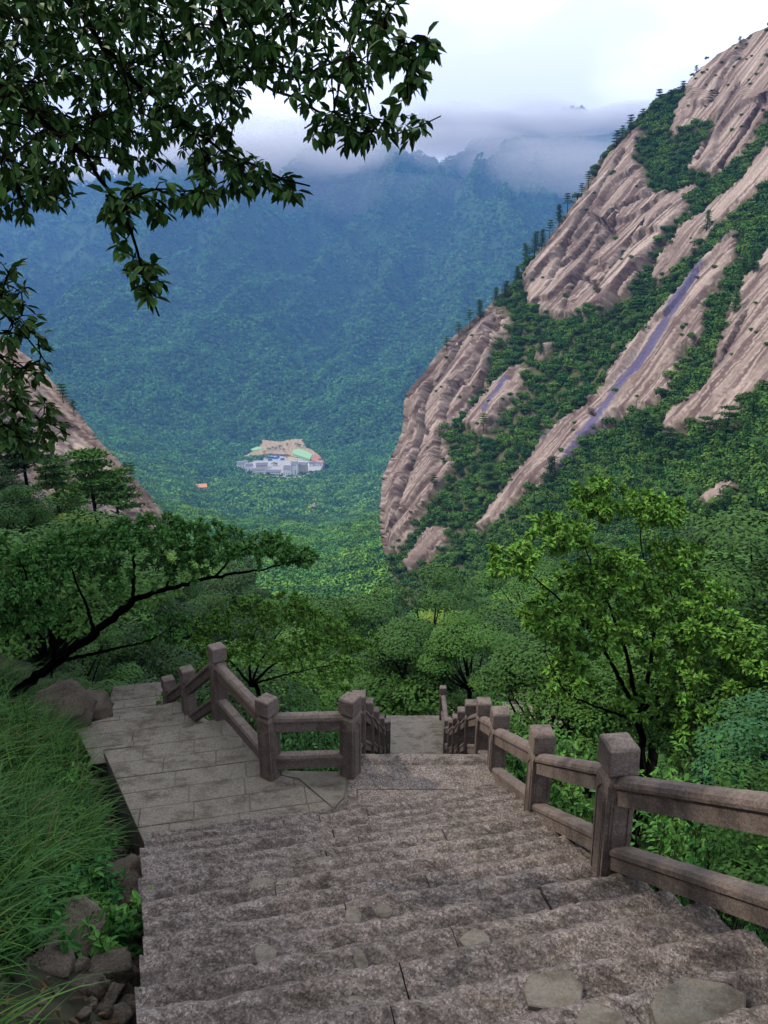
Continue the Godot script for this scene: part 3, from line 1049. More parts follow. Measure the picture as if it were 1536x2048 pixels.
# ---- trees ----
func rand_dir(r: RandomNumberGenerator) -> Vector3:
	return Vector3(r.randfn(), r.randfn(), r.randfn()).normalized()

# a small leaf: a pointed lozenge
func lozenge(s: Shape, p: Vector3, nrm: Vector3, dir: Vector3, long: float, wide: float, col: Color) -> void:
	var side := nrm.cross(dir).normalized() * wide * 0.5
	var d := dir * long
	s.quad(p, p + d * 0.45 + side, p + d, p + d * 0.45 - side, col)

# a leaf seen near: folded along its midrib, tip drooping
func full_leaf(s: Shape, p: Vector3, nrm: Vector3, dir: Vector3, long: float, wide: float, col: Color) -> void:
	var side := nrm.cross(dir).normalized() * wide * 0.5
	var up := nrm * wide * 0.16
	var k := s.v.size()
	var tip := p + dir * long - nrm * long * 0.10
	for q in [p, p + dir * long * 0.30 + side * 0.92 + up, p + dir * long * 0.68 + side * 0.72 + up * 0.6, tip, p + dir * long * 0.68 - side * 0.72 + up * 0.6, p + dir * long * 0.30 - side * 0.92 + up]:
		s.v.append(q)
		s.c.append(col)
	for q in [0, 1, 2, 0, 2, 3, 0, 3, 4, 0, 4, 5]:
		s.f.append(k + q)

func broadleaf_crown(seed_: int, leaves: int, leaf: float, wide: float, low: float, lumps_n := 16, lump := 0.16) -> Array:
	# returns [crown, trunk] of a tree one unit tall
	var r := RandomNumberGenerator.new()
	r.seed = seed_
	var lumps := []
	for i in lumps_n:
		var d := rand_dir(r)
		d.y = absf(d.y) * 1.1 - 0.25
		var p := Vector3(d.x * wide * 0.5, (1.0 + low) * 0.5 + d.y * (1.0 - low) * 0.42, d.z * wide * 0.5) * r.randf_range(0.82, 1.05)
		lumps.append([p, lump * r.randf_range(0.7, 1.3), r.randf_range(0.86, 1.16)])
	var s := Shape.new()
	for i in leaves:
		var l: Array = lumps[i % lumps_n]
		var d := rand_dir(r)
		if d.y < -0.1 and r.randf() < 0.85: d.y = -d.y
		var p: Vector3 = l[0] + d * Vector3(1.25, 0.72, 1.25) * l[1] * r.randf_range(0.82, 1.08)
		var nrm := (d * 0.8 + Vector3.UP * 0.8 + rand_dir(r) * 0.7).normalized()
		var dir := nrm.cross(rand_dir(r)).normalized()
		dir = (dir + Vector3.DOWN * 0.25).normalized()
		var tone: float = l[2] * r.randf_range(0.72, 1.3)
		lozenge(s, p, nrm, dir, leaf * r.randf_range(0.75, 1.3), leaf * 0.62, Color(tone * r.randf_range(0.9, 1.15), tone, tone * r.randf_range(0.75, 1.1)))
	var t := Shape.new()
	var fork := Vector3(r.randf_range(-0.04, 0.04), maxf(0.18, low * 0.9), r.randf_range(-0.04, 0.04))
	t.tube([Vector3(0, -0.12, 0), fork * 0.5 + Vector3(r.randf_range(-0.02, 0.02), 0, 0), fork], [0.028, 0.022, 0.018], 6, Color.WHITE)
	for l in lumps:
		var mid: Vector3 = fork.lerp(l[0], 0.5) + rand_dir(r) * 0.04 - Vector3(0, 0.03, 0)
		t.tube([fork, mid, l[0]], [0.012, 0.008, 0.002], 4, Color.WHITE)
	return [s.build(), t.build()]

func pine(seed_: int, clumps: int, needles: int, spire: bool) -> Array:
	var r := RandomNumberGenerator.new()
	r.seed = seed_
	var s := Shape.new()
	var t := Shape.new()
	var lean := Vector3(r.randf_range(-0.07, 0.07), 0, r.randf_range(-0.07, 0.07))
	t.tube([Vector3(0, -0.1, 0), Vector3(0, 0.35, 0) + lean * 0.5, Vector3(0, 0.7, 0) + lean * 0.7, Vector3(0, 0.97, 0) + lean], [0.022, 0.017, 0.011, 0.003], 6, Color.WHITE)
	for i in clumps:
		var h := (lerpf(0.16, 0.98, float(i) / clumps)) if spire else lerpf(0.42, 0.98, pow(float(i) / clumps, 0.8))
		if not spire:
			h = 0.42 + roundf((h - 0.42) / 0.13) * 0.13 + r.randf_range(-0.015, 0.015)
		var reach := (1.02 - h) * 0.26 + 0.03 if spire else 0.12 + (1.0 - h) * 0.38
		var a := r.randf() * TAU
		var root := Vector3(0, h, 0) + lean * h
		var out := Vector3(cos(a), 0, sin(a))
		var d := reach * r.randf_range(0.45, 1.05)
		var end := root + out * d + Vector3(0, -0.04 * d / 0.2 if spire else 0.03, 0)
		t.tube([root, root.lerp(end, 0.5) + Vector3(0, -0.01, 0), end], [0.006, 0.004, 0.001], 3, Color.WHITE)
		var tone := r.randf_range(0.75, 1.25)
		for k in needles:
			var p := end + Vector3(r.randfn() * 0.05, r.randf_range(-0.008, 0.02), r.randfn() * 0.05) - out * r.randf_range(0.0, d * 0.5)
			var dir := (Vector3(r.randfn(), r.randf_range(0.15, 0.9), r.randfn())).normalized()
			var nrm := dir.cross(rand_dir(r)).normalized()
			var tt := tone * r.randf_range(0.75, 1.25)
			lozenge(s, p, nrm, dir, 0.045 * r.randf_range(0.7, 1.3), 0.022, Color(tt, tt, tt))
	return [s.build(), t.build()]

var tree_kinds := {}
var tint_names := ["dark green", "deep green", "mid green", "bright green", "yellowish green", "bluish green"]

func tree(called: String, kind: Array, where: Vector3, size: Vector3, turn: float, tint: int, label: String, category: String, group := "") -> Node3D:
	var o := thing(called, label, category, where, turn, group)
	o.scale = size
	put("trunk", kind[1], M.bark, o)
	put("crown", kind[0], M["tint_%d" % tint], o)
	return o

func make_tree_kinds() -> void:
	var tints := [Color(0.024, 0.058, 0.017), Color(0.035, 0.088, 0.020), Color(0.047, 0.117, 0.023), Color(0.075, 0.165, 0.028), Color(0.105, 0.172, 0.026), Color(0.028, 0.092, 0.038)]
	for i in tints.size():
		var m := leafy("tint_%d" % i, 0.55, 0.22)
		m.albedo_color = tints[i].linear_to_srgb()
	tree_kinds.near = []
	tree_kinds.mid = []
	tree_kinds.pine = []
	tree_kinds.spire = []
	for q in [[0.85, 0.06, 19, 0.12, 0.021], [1.05, 0.3, 18, 0.10, 0.018], [0.66, 0.04, 18, 0.11, 0.022], [0.95, 0.35, 12, 0.12, 0.026], [0.85, 0.06, 26, 0.09, 0.02], [1.15, 0.42, 16, 0.10, 0.02]]:
		tree_kinds.near.append(broadleaf_crown(300 + tree_kinds.near.size(), 14000, q[4], q[0], q[1], q[2], q[3]))
	for i in 4:
		tree_kinds.mid.append(broadleaf_crown(320 + i, 3600, 0.040, [0.8, 1.0, 0.62, 0.9][i], [0.1, 0.25, 0.1, 0.2][i], [11, 14, 10, 16][i], [0.145, 0.12, 0.13, 0.105][i]))
		tree_kinds.pine.append(pine(340 + i, 46, 34, false))
		tree_kinds.spire.append(pine(360 + i, 80, 22, true))

func slope_point(x: float, y: float) -> Vector3:
	return at(x, y, slope_depth(x, y)) + across_n * slope_relief(x, y, bareness(x, y))

func region_of(x: float, y: float) -> String:
	if x < lerp_table(ridge_line, y) + 45.0: return "along the granite skyline"
	if y < 420.0: return "high on the granite slope"
	if y < 640.0 and x < 1300.0: return "beneath the upper slabs"
	if y < 640.0: return "on the upper ledges"
	if x < 940.0: return "in the lower crag clefts"
	if y < 900.0 and x < 1200.0: return "in the gully below the crag"
	if y < 900.0: return "above the violet streaked slab"
	return "at the granite slope foot"

func build_slope_trees() -> void:
	make_tree_kinds()
	var r := RandomNumberGenerator.new()
	r.seed = 21
	# low growth that covers the ledges
	var shrubs := []
	for i in 3:
		shrubs.append([crown_blob(400 + i, 330, 0.075), [], []])
	for i in 13000:
		var y := r.randf_range(60.0, 1240.0)
		var x := r.randf_range(lerp_table(ridge_line, y), 1640.0)
		var bare := bareness(x + r.randfn() * 4.0, y + r.randfn() * 4.0)
		if bare > 0.3 and r.randf() > 0.025:
			continue
		var size := r.randf_range(2.2, 4.6) * (0.45 if bare > 0.3 else 1.0)
		var col := Color(0.026, 0.08, 0.018).lerp(Color(0.075, 0.15, 0.026), clampf(0.4 + 1.2 * float(noise.land.get_noise_2d(x / 50.0, y / 50.0)), 0, 1)) * r.randf_range(0.7, 1.3)
		col.a = 1.0
		var k: Array = shrubs[i % 3]
		k[1].append(Transform3D(Basis(Vector3.UP, r.randf() * TAU).scaled(Vector3(size * 1.2, size, size * 1.2)), slope_point(x, y) - Vector3(0, size * 0.28, 0)))
		k[2].append(col)
	var low := Node3D.new()
	low.name = "shrubbery"
	add_child(low)
	tag(low, "low shrubs and saplings covering the ledges of the granite mountainside", "shrubs", "", "stuff")
	for k in shrubs:
		copies("foliage", k[0], M.far_leaf, k[1], k[2], low)
	# trees that stand out one by one: pines along the skyline first
	for q in [[1076, 512, 11.0, "tall spire"], [1092, 500, 9.0, "second"], [1058, 528, 10.0, "slender"], [1108, 478, 8.0, "short"], [1128, 452, 9.0, "dark"], [1145, 425, 7.5, "small"], [1004, 592, 10.0, "broad"], [985, 600, 9.0, "low"], [960, 628, 9.0, "bushy"], [940, 645, 8.0, "squat"], [918, 665, 7.0, "stunted"], [893, 690, 6.5, "little"], [1180, 370, 7.0, "lone"], [1170, 395, 6.0, "leaning"], [1233, 290, 8.0, "crooked"], [1247, 280, 7.0, "ragged"], [1262, 262, 8.0, "flat topped"], [1282, 240, 7.0, "spreading"], [1315, 207, 8.0, "solitary"], [1338, 200, 6.0, "tiny"], [1352, 195, 6.5, "thin"], [1366, 188, 6.5, "topmost"], [1398, 152, 4.0, "isolated"], [1484, 95, 4.0, "summit"], [1030, 560, 9.0, "layered"]]:
		var p := slope_point(q[0] + 4.0, q[1] + 10.0)
		var n: float = q[2]
		var kind: Array = (tree_kinds.spire if n > 8.5 else tree_kinds.pine)[r.randi() % 4]
		tree("pine_tree", kind, p - Vector3(0, 1.0, 0), Vector3(n, n, n) * 1.05, r.randf() * TAU, [0, 1, 1][r.randi() % 3], "%s pine on the skyline ridge of the granite slope %s" % [q[3], "near its summit" if q[1] < 300 else "beside the pale upper slabs" if q[1] < 540 else "above the pale lower crag"], "pine tree", "pines along the skyline ridge")
	# single pines on the ledges
	for q in [[1105, 985, 12.0], [1280, 905, 13.0], [1300, 600, 10.0], [1270, 640, 9.0], [1095, 720, 8.0], [900, 985, 8.0], [1390, 560, 10.0], [1440, 905, 13.0], [1500, 880, 12.0], [1390, 900, 11.0], [1480, 640, 8.0], [1330, 930, 11.0], [980, 870, 7.0], [880, 990, 7.0], [1240, 680, 8.0], [1520, 560, 8.0], [950, 960, 8.0], [1420, 470, 8.0], [1180, 700, 8.0]]:
		var p := slope_point(q[0], q[1])
		var n: float = q[2]
		tree("pine_tree", (tree_kinds.pine if int(n) % 2 else tree_kinds.spire)[r.randi() % 4], p - Vector3(0, 0.8, 0), Vector3(n, n, n), r.randf() * TAU, r.randi() % 3, "pine standing clear of its neighbours %s" % region_of(q[0], q[1]), "pine tree", "single pines on the ledges")
	var placed := 0
	var tries := 0
	while placed < 150 and tries < 9000:
		tries += 1
		var y := r.randf_range(150.0, 1200.0)
		var x := r.randf_range(lerp_table(ridge_line, y) + 5.0, 1545.0)
		if bareness(x, y) > 0.05 or bareness(x, y - 14.0) > 0.5:
			continue
		placed += 1
		var tint := clampi(int(2.4 + 2.6 * float(noise.land.get_noise_2d(x / 60.0, y / 60.0)) + r.randf_range(-1, 1)), 0, 5)
		var size := r.randf_range(4.2, 7.5)
		var is_pine := r.randf() < 0.3
		var kind: Array = (tree_kinds.pine if is_pine else tree_kinds.mid)[r.randi() % 4]
		if is_pine: tint = mini(tint, 2)
		var big := "tall" if size > 6.4 else "small" if size < 5.0 else "middling"
		tree("pine_tree" if is_pine else "broadleaf_tree", kind, slope_point(x, y) - Vector3(0, size * 0.1, 0), Vector3(size * r.randf_range(0.9, 1.2), size, size * r.randf_range(0.9, 1.2)), r.randf() * TAU, tint, "%s %s %s %s" % [big, tint_names[tint], "pine" if is_pine else "broadleaf tree", region_of(x, y)], "pine tree" if is_pine else "tree", "trees on the ledges of the granite mountainside")
	build_hillside_woods(r)

var clearings := [[-4.6, 1.0, -4.6, -10.5], [-0.9, 2.3, -6.0, -19.5], [1.0, 8.0, -23.0, -29.0]]     # x from, x to, z from, z to

func side_of(x: float, d: float) -> String:
	var k := x / d
	var where := "under the dome" if k < -0.28 else "beneath the crag" if k > -0.02 and k < 0.13 else "below the streaked slab" if k >= 0.13 else "towards the village"
	var far := "near the railings" if d < 24.0 else "on the upper hillside" if d < 60.0 else "midway downhill" if d < 130.0 else "far downhill"
	return "%s %s" % [far, where]

func build_hillside_woods(r: RandomNumberGenerator) -> void:
	var spots := []
	var tries := 0
	while spots.size() < 560 and tries < 40000:
		tries += 1
		var d := 12.5 * pow(260.0 / 12.5, r.randf())
		var x := d * r.randf_range(-0.62, 0.62)
		var bad := false
		for c in clearings:
			if x > c[0] - 1.2 and x < c[1] + 1.2 and -d < c[2] and -d > c[3] - 2.0:
				bad = true
		if d < 30.0 and x < lerp_table(path_edge, d) + 1.5 and x > lerp_table(path_edge, d) - 1.0: bad = true
		var size := lerp_table([[12.0, 2.8], [20.0, 4.2], [40.0, 7.0], [100.0, 9.0], [260.0, 9.5]], d) * r.randf_range(0.6, 1.4)
		for s in spots:
			if Vector2(s[0] - x, s[1] - d).length() < 0.43 * (s[2] + size) * (0.8 if d < 60.0 else 1.0):
				bad = true
				break
		# the granite dome shows above the trees below it
		var top := bearing(Vector3(x, land_height(x, -d) + size * 1.05, -d))
		if top.x < 345.0 and top.y < 905.0 + top.x * 0.45: bad = true
		if not bad:
			spots.append([x, d, size])
	spots.sort_custom(func(a, b): return a[1] < b[1])
	var rest := []
	for i in 4: rest.append([[], []])
	for i in spots.size():
		var q: Array = spots[i]
		var x: float = q[0]
		var d: float = q[1]
		var size: float = q[2]
		var p := Vector3(x, land_height(x, -d) - size * 0.08, -d)
		var tint := clampi(int(2.0 + 2.4 * float(noise.land.get_noise_2d(x / (4.0 + d * 0.12), d / (4.0 + d * 0.12))) + r.randf_range(-1.8, 1.8)), 0, 5)
		if d < 45.0: tint = mini(tint, r.randi() % 4)
		var k := r.randi() % 4
		var kind: Array = tree_kinds.near[(r.randi() % 3) * 2 if d < 40.0 else r.randi() % 6] if d < 85.0 else tree_kinds.mid[k]
		var big := "tall" if r.randf() < 0.3 else "low" if r.randf() < 0.4 else "rounded"
		var scale_ := Vector3(size * r.randf_range(0.95, 1.25), size * (1.1 if big == "tall" else 0.85 if big == "low" else 1.0), size * r.randf_range(0.95, 1.25))
		var turn := r.randf() * TAU
		if i < 150:
			tree("broadleaf_tree", kind, p, scale_, turn, tint, "%s %s tree %s" % [big, tint_names[tint], side_of(x, d)], "tree", "trees of the hillside woods")
		else:
			rest[k][0].append(Transform3D(Basis(Vector3.UP, turn).scaled(scale_), p))
			var c: Color = M["tint_%d" % tint].albedo_color.srgb_to_linear()
			rest[k][1].append(Color(c.r * 1.25, c.g * 1.25, c.b * 1.25))
	var woods := Node3D.new()
	woods.name = "hillside_woods"
	add_child(woods)
	tag(woods, "dense woods on the lower hillside between the granite dome and the crag", "woods", "", "stuff")
	for k in 4:
		copies("foliage", tree_kinds.mid[k][0], M.far_leaf, rest[k][0], rest[k][1], woods)

# ---- plants near by: leaves that can be told apart ----
func closest(points: Array, p: Vector3) -> int:
	var best := 0
	var far := 1e9
	for i in points.size():
		var d: float = points[i].distance_squared_to(p)
		if d < far:
			far = d
			best = i
	return best

func sweep(path: Array, n: int) -> Array:
	var c := Curve3D.new()
	for i in path.size():
		var a: Vector3 = path[maxi(i - 1, 0)]
		var b: Vector3 = path[mini(i + 1, path.size() - 1)]
		var t := (b - a) * 0.17
		c.add_point(path[i], -t, t)
	var out := []
	for i in n + 1:
		out.append(c.sample_baked(c.get_baked_length() * i / n, true))
	return out

# limbs: [[points], r0, r1]; twigs end at the given points. Returns [wood, leaf shape, [leaf placements]]
func limbed_tree(limbs: Array, ends: Array, sprays: int, leaf: float, leaf_w: float, hang: float, tone: Color, r: RandomNumberGenerator, keep_single := 0) -> Array:
	var wood := Shape.new()
	var nodes := []
	for l in limbs:
		var n := maxi(6, l[0].size() * 7)
		var path := sweep(l[0], n)
		var radii := []
		for i in n + 1:
			var j: Vector3 = (path[i] as Vector3) + rand_dir(r) * l[1] * 0.35 * (1.0 if i > 0 and i < n else 0.0)
			path[i] = j
			radii.append(lerpf(l[1], l[2], pow(float(i) / n, 0.8)))
		wood.tube(path, radii, 7, Color.WHITE)
		for i in range(2, n + 1):
			nodes.append(path[i])
	var leaves := Shape.new()
	var singles := []
	# nearest ends first, so that twigs grow from twigs
	var order := []
	for e in ends:
		order.append([(e as Vector3).distance_squared_to(nodes[closest(nodes, e)]), e])
	order.sort_custom(func(a, b): return a[0] < b[0])
	for pair in order:
		var e: Vector3 = pair[1]
		var root: Vector3 = nodes[closest(nodes, e)]
		var gap := root.distance_to(e)
		var mid := root.lerp(e, 0.5) + Vector3(0, gap * 0.12, 0) + rand_dir(r) * gap * 0.1
		wood.tube([root, mid, e], [0.0045 + gap * 0.006, 0.003 + gap * 0.003, 0.0012], 4, Color.WHITE)
		nodes.append(mid)
		if gap > 0.25: nodes.append(e)
		var axis: Vector3 = (e - mid).normalized()
		for k in sprays:
			var p: Vector3 = mid.lerp(e, r.randf_range(0.15, 1.0)) if k > 2 else e
			var dir := (axis * 0.5 + rand_dir(r) * 0.9 + Vector3.DOWN * hang).normalized()
			var nrm := (Vector3.UP * 0.9 + rand_dir(r) * 0.55).normalized()
			nrm = (nrm - dir * nrm.dot(dir)).normalized()
			var t := r.randf_range(0.72, 1.28)
			var col := Color(tone.r * t * r.randf_range(0.85, 1.2), tone.g * t, tone.b * t * r.randf_range(0.8, 1.1))
			var size := leaf * r.randf_range(0.7, 1.2)
			if singles.size() < keep_single and r.randf() < 0.5:
				singles.append([p, nrm, dir, size])
			else:
				full_leaf(leaves, p + dir * leaf * 0.12, nrm, dir, size, size * leaf_w, col)
	return [wood, leaves, singles]

func blob_points(r: RandomNumberGenerator, blobs: Array) -> Array:
	# blobs: [bearing x, y, depth, radius x, y, depth in metres, count]
	var out := []
	for b in blobs:
		var c := at(b[0], b[1], b[2])
		for i in b[6]:
			var d := rand_dir(r) * pow(r.randf(), 0.4)
			out.append(c + Vector3(d.x * b[3], d.y * b[4], d.z * b[5]))
	return out

func single_leaf_mesh() -> ArrayMesh:
	# one leaf, unit length along +x, face up, with a bent midrib and a short stalk
	var s := Shape.new()
	var out := [[0.0, 0.02], [0.06, 0.03], [0.18, 0.30], [0.34, 0.46], [0.52, 0.46], [0.70, 0.32], [0.86, 0.13], [1.0, 0.0]]
	for q in out:
		var x: float = q[0]
		var w: float = q[1] * 0.5
		var y := 0.04 * sin(x * PI) - 0.10 * x * x
		s.v.append(Vector3(x, y + w * 0.22, w)); s.v.append(Vector3(x, y, 0)); s.v.append(Vector3(x, y + w * 0.22, -w))
		for i in 3: s.c.append(Color.WHITE)
	for i in out.size() - 1:
		var k := i * 3
		for f in [k, k + 3, k + 1, k + 1, k + 3, k + 4, k + 1, k + 4, k + 2, k + 2, k + 4, k + 5]:
			s.f.append(f)
	s.smooth()
	return s.build()

func in_outline(r: RandomNumberGenerator, outline: Array, count: int, near: float, far: float) -> Array:
	var poly := pairs(outline)
	var box := Rect2(poly[0], Vector2.ZERO)
	for p in poly: box = box.expand(p)
	var out := []
	while out.size() < count:
		var p := box.position + Vector2(r.randf(), r.randf()) * box.size
		if Geometry2D.is_point_in_polygon(p, poly):
			out.append(at(p.x, p.y, r.randf_range(near, far)))
	return out

func finish_tree(called: String, label: String, base: Vector3, made: Array, tint: Color, through := 0.3) -> Node3D:
	var o := thing(called, label, "tree")
	put("trunk", made[0].build(), M.bark, o)
	var f := put("foliage", made[1].build(), M.leaf if through > 0.2 else leafy("thick_leaf", 0.5, through), o)
	tag(f, "", "", "", "stuff")
	if made[2].size():
		var shape := single_leaf_mesh()
		var mats := []
		for i in 4:
			var m := leafy("single_leaf_%d_%s" % [i, called], 0.5, through)
			m.albedo_color = (tint * [0.7, 0.9, 1.1, 1.35][i]).linear_to_srgb()
			mats.append(m)
		for i in made[2].size():
			var q: Array = made[2][i]
			var x: Vector3 = q[2]
			var y: Vector3 = q[1]
			put("leaf", shape, mats[i % 4], o, Transform3D(Basis(x, y, x.cross(y)).scaled(Vector3.ONE * q[3]), q[0]))
	return o

func build_near_plants() -> void:
	var r := RandomNumberGenerator.new()
	r.seed = 77
	build_overhang(r)
	# the tree behind the near railing
	var foot := at(1290, 1560, 10.5)
	foot.y = land_height(foot.x, foot.z)
	var fork := at(1275, 1440, 10.4)
	var limbs := [
		[[foot, at(1285, 1520, 10.5), fork], 0.07, 0.05],
		[[fork, at(1235, 1350, 10.2), at(1170, 1250, 10.0), at(1075, 1160, 9.7), at(1010, 1110, 9.5)], 0.04, 0.006],
		[[fork, at(1260, 1340, 10.4), at(1225, 1230, 10.5), at(1175, 1110, 10.6), at(1150, 1040, 10.7)], 0.04, 0.006],
		[[fork, at(1300, 1330, 10.6), at(1310, 1200, 10.9), at(1280, 1080, 11.2), at(1300, 1010, 11.2)], 0.04, 0.006],
		[[fork, at(1330, 1370, 10.2), at(1400, 1290, 10.0), at(1450, 1230, 9.8), at(1500, 1240, 9.7)], 0.035, 0.006],
		[[fork, at(1360, 1420, 9.8), at(1430, 1390, 9.5), at(1520, 1370, 9.3)], 0.03, 0.006],
		[[fork, at(1210, 1420, 9.9), at(1130, 1380, 9.7), at(1090, 1300, 9.6)], 0.025, 0.005],
	]
	var ends := blob_points(r, [[1030, 1120, 9.6, 0.42, 0.22, 0.5, 46], [1120, 1060, 10.2, 0.5, 0.3, 0.6, 55], [1200, 1000, 10.6, 0.5, 0.3, 0.6, 55], [1310, 1020, 11.0, 0.5, 0.28, 0.6, 50], [1220, 1130, 10.3, 0.6, 0.3, 0.7, 60], [1350, 1120, 10.7, 0.45, 0.3, 0.6, 45], [1100, 1230, 9.8, 0.45, 0.25, 0.5, 45], [1210, 1250, 10.1, 0.5, 0.3, 0.6, 50], [1320, 1250, 10.2, 0.5, 0.35, 0.6, 50], [1420, 1260, 9.9, 0.5, 0.35, 0.6, 60], [1500, 1310, 9.6, 0.45, 0.4, 0.6, 60], [1400, 1380, 9.7, 0.5, 0.35, 0.6, 60], [1500, 1430, 9.4, 0.4, 0.35, 0.5, 50], [1290, 1400, 10.2, 0.4, 0.25, 0.5, 32], [1130, 1350, 9.8, 0.35, 0.25, 0.5, 30], [1420, 1470, 9.4, 0.5, 0.3, 0.5, 50], [1170, 1170, 10.4, 0.7, 0.3, 0.7, 50], [1280, 1170, 10.6, 0.6, 0.3, 0.7, 50], [1390, 1190, 10.4, 0.5, 0.3, 0.6, 45], [1160, 1290, 10.0, 0.5, 0.25, 0.6, 35], [1480, 1370, 9.8, 0.5, 0.35, 0.6, 50], [1360, 1320, 10.0, 0.5, 0.3, 0.6, 40]])
	finish_tree("broadleaf_tree", "bright green leafy tree rising just behind the near granite railing", foot, limbed_tree(limbs, ends, 38, 0.09, 0.5, 0.25, Color(0.09, 0.205, 0.036), r, 150), Color(0.09, 0.205, 0.036))
	# the dark tree with the long level bough beyond the grassy bank
	foot = at(-60, 1420, 9.0)
	limbs = [
		[[foot, at(20, 1390, 9.2), at(110, 1325, 9.6), at(190, 1265, 10.0), at(265, 1200, 10.4)], 0.075, 0.05],
		[[at(265, 1200, 10.4), at(330, 1180, 10.6), at(430, 1155, 10.9), at(520, 1140, 11.2), at(600, 1120, 11.4)], 0.045, 0.008],
		[[at(265, 1200, 10.4), at(268, 1130, 10.5), at(262, 1070, 10.6)], 0.035, 0.008],
		[[at(110, 1325, 9.6), at(95, 1250, 9.4), at(60, 1170, 9.2), at(40, 1120, 9.2)], 0.04, 0.008],
		[[at(190, 1265, 10.0), at(160, 1180, 9.9), at(130, 1110, 9.9)], 0.03, 0.006],
		[[at(130, 1320, 9.7), at(220, 1300, 10.1), at(300, 1280, 10.5), at(350, 1250, 10.8)], 0.03, 0.006],
		[[at(330, 1180, 10.6), at(360, 1120, 10.8), at(400, 1080, 11.0)], 0.025, 0.005],
		[[at(430, 1155, 10.9), at(470, 1110, 11.1), at(520, 1085, 11.3)], 0.022, 0.005],
	]
	ends = blob_points(r, [[40, 1150, 9.3, 0.6, 0.3, 0.7, 70], [120, 1110, 9.8, 0.6, 0.25, 0.7, 70], [200, 1080, 10.2, 0.6, 0.22, 0.7, 75], [290, 1065, 10.6, 0.6, 0.2, 0.7, 75], [370, 1075, 10.9, 0.6, 0.2, 0.7, 70], [450, 1090, 11.2, 0.6, 0.2, 0.7, 65], [540, 1100, 11.4, 0.55, 0.2, 0.6, 55], [600, 1115, 11.6, 0.3, 0.15, 0.4, 22], [20, 1230, 9.2, 0.5, 0.3, 0.6, 45], [90, 1210, 9.6, 0.5, 0.25, 0.6, 30], [360, 1135, 10.9, 0.6, 0.18, 0.6, 36], [230, 1150, 10.4, 0.5, 0.2, 0.6, 26], [330, 1260, 10.8, 0.4, 0.2, 0.5, 26], [-60, 1130, 9.2, 0.6, 0.3, 0.7, 50]])
	finish_tree("broadleaf_tree", "dark green tree with a long level bough over the paved terraces", foot, limbed_tree(limbs, ends, 30, 0.078, 0.5, 0.15, Color(0.042, 0.118, 0.030), r), Color.WHITE)
	# the yellowish bush tree behind the landing railing
	foot = at(560, 1450, 13.0)
	foot.y = land_height(foot.x, foot.z)
	fork = at(500, 1370, 13.0)
	limbs = [
		[[foot, at(520, 1400, 13.0), fork], 0.05, 0.04],
		[[fork, at(560, 1320, 13.1), at(620, 1290, 13.3), at(690, 1280, 13.5)], 0.03, 0.005],
		[[fork, at(500, 1300, 13.2), at(520, 1240, 13.4)], 0.03, 0.005],
		[[fork, at(450, 1310, 13.0), at(400, 1270, 13.0)], 0.025, 0.005],
		[[fork, at(570, 1350, 12.6), at(660, 1330, 12.4)], 0.025, 0.005],
		[[fork, at(540, 1290, 13.6), at(590, 1230, 13.9)], 0.025, 0.005],
	]
	ends = blob_points(r, [[410, 1260, 13.0, 0.5, 0.22, 0.6, 55], [490, 1225, 13.3, 0.6, 0.22, 0.7, 70], [580, 1220, 13.6, 0.6, 0.25, 0.7, 75], [660, 1250, 13.6, 0.6, 0.25, 0.7, 75], [720, 1290, 13.4, 0.4, 0.25, 0.6, 45], [600, 1300, 13.0, 0.6, 0.2, 0.7, 60], [500, 1300, 13.0, 0.5, 0.2, 0.6, 40], [680, 1345, 12.6, 0.4, 0.2, 0.5, 40], [430, 1310, 12.8, 0.4, 0.18, 0.5, 26]])
	finish_tree("broadleaf_tree", "yellowish green spreading small tree behind the corner of the landing railing", foot, limbed_tree(limbs, ends, 42, 0.062, 0.55, 0.1, Color(0.075, 0.17, 0.032), r), Color.WHITE)
	build_bank(r)
	for q in [[1420, 1500, 15.0, 4.6, 2, "full crowned green tree behind the bright leafy tree"], [1540, 1480, 13.0, 4.6, 1, "dark dense tree at the outer edge behind the near railing"], [1300, 1520, 17.0, 4.8, 5, "bluish green tree close behind the bright leafy tree"], [1090, 1500, 14.0, 3.0, 1, "deep green tree between the platform and the bright leafy tree"], [1180, 1530, 13.0, 2.8, 2, "low tree at the foot of the bright leafy tree"], [1480, 1620, 10.0, 2.6, 1, "dense bush tree low behind the near rail"], [940, 1400, 24.0, 3.6, 2, "small tree above the far end of the narrow flight"], [820, 1420, 26.0, 4.0, 1, "dark tree closing the view beyond the small landing"], [1700, 1900, 4.6, 1.8, 2, "low leafy bush beside the foot of the near railing"], [1900, 1800, 5.4, 2.2, 1, "dark bush further from the near railing"], [1640, 1750, 6.2, 2.0, 5, "bluish bush below the near rail beyond the frame edge"], [1850, 1600, 7.4, 2.6, 1, "deep green bush tree lower down the drop"]]:
		var g := at(q[0], q[1], q[2])
		g.y = maxf(g.y, land_height(g.x, g.z)) - 0.3
		tree("broadleaf_tree", tree_kinds.near[(int(q[0]) / 10 % 3) * 2], g, Vector3(q[3] * 1.1, q[3], q[3] * 1.1), q[0], q[4], q[5], "tree", "trees close behind the railings")
	# pines in front of the granite dome
	var fine := [pine(380, 60, 90, false), pine(381, 56, 90, false)]
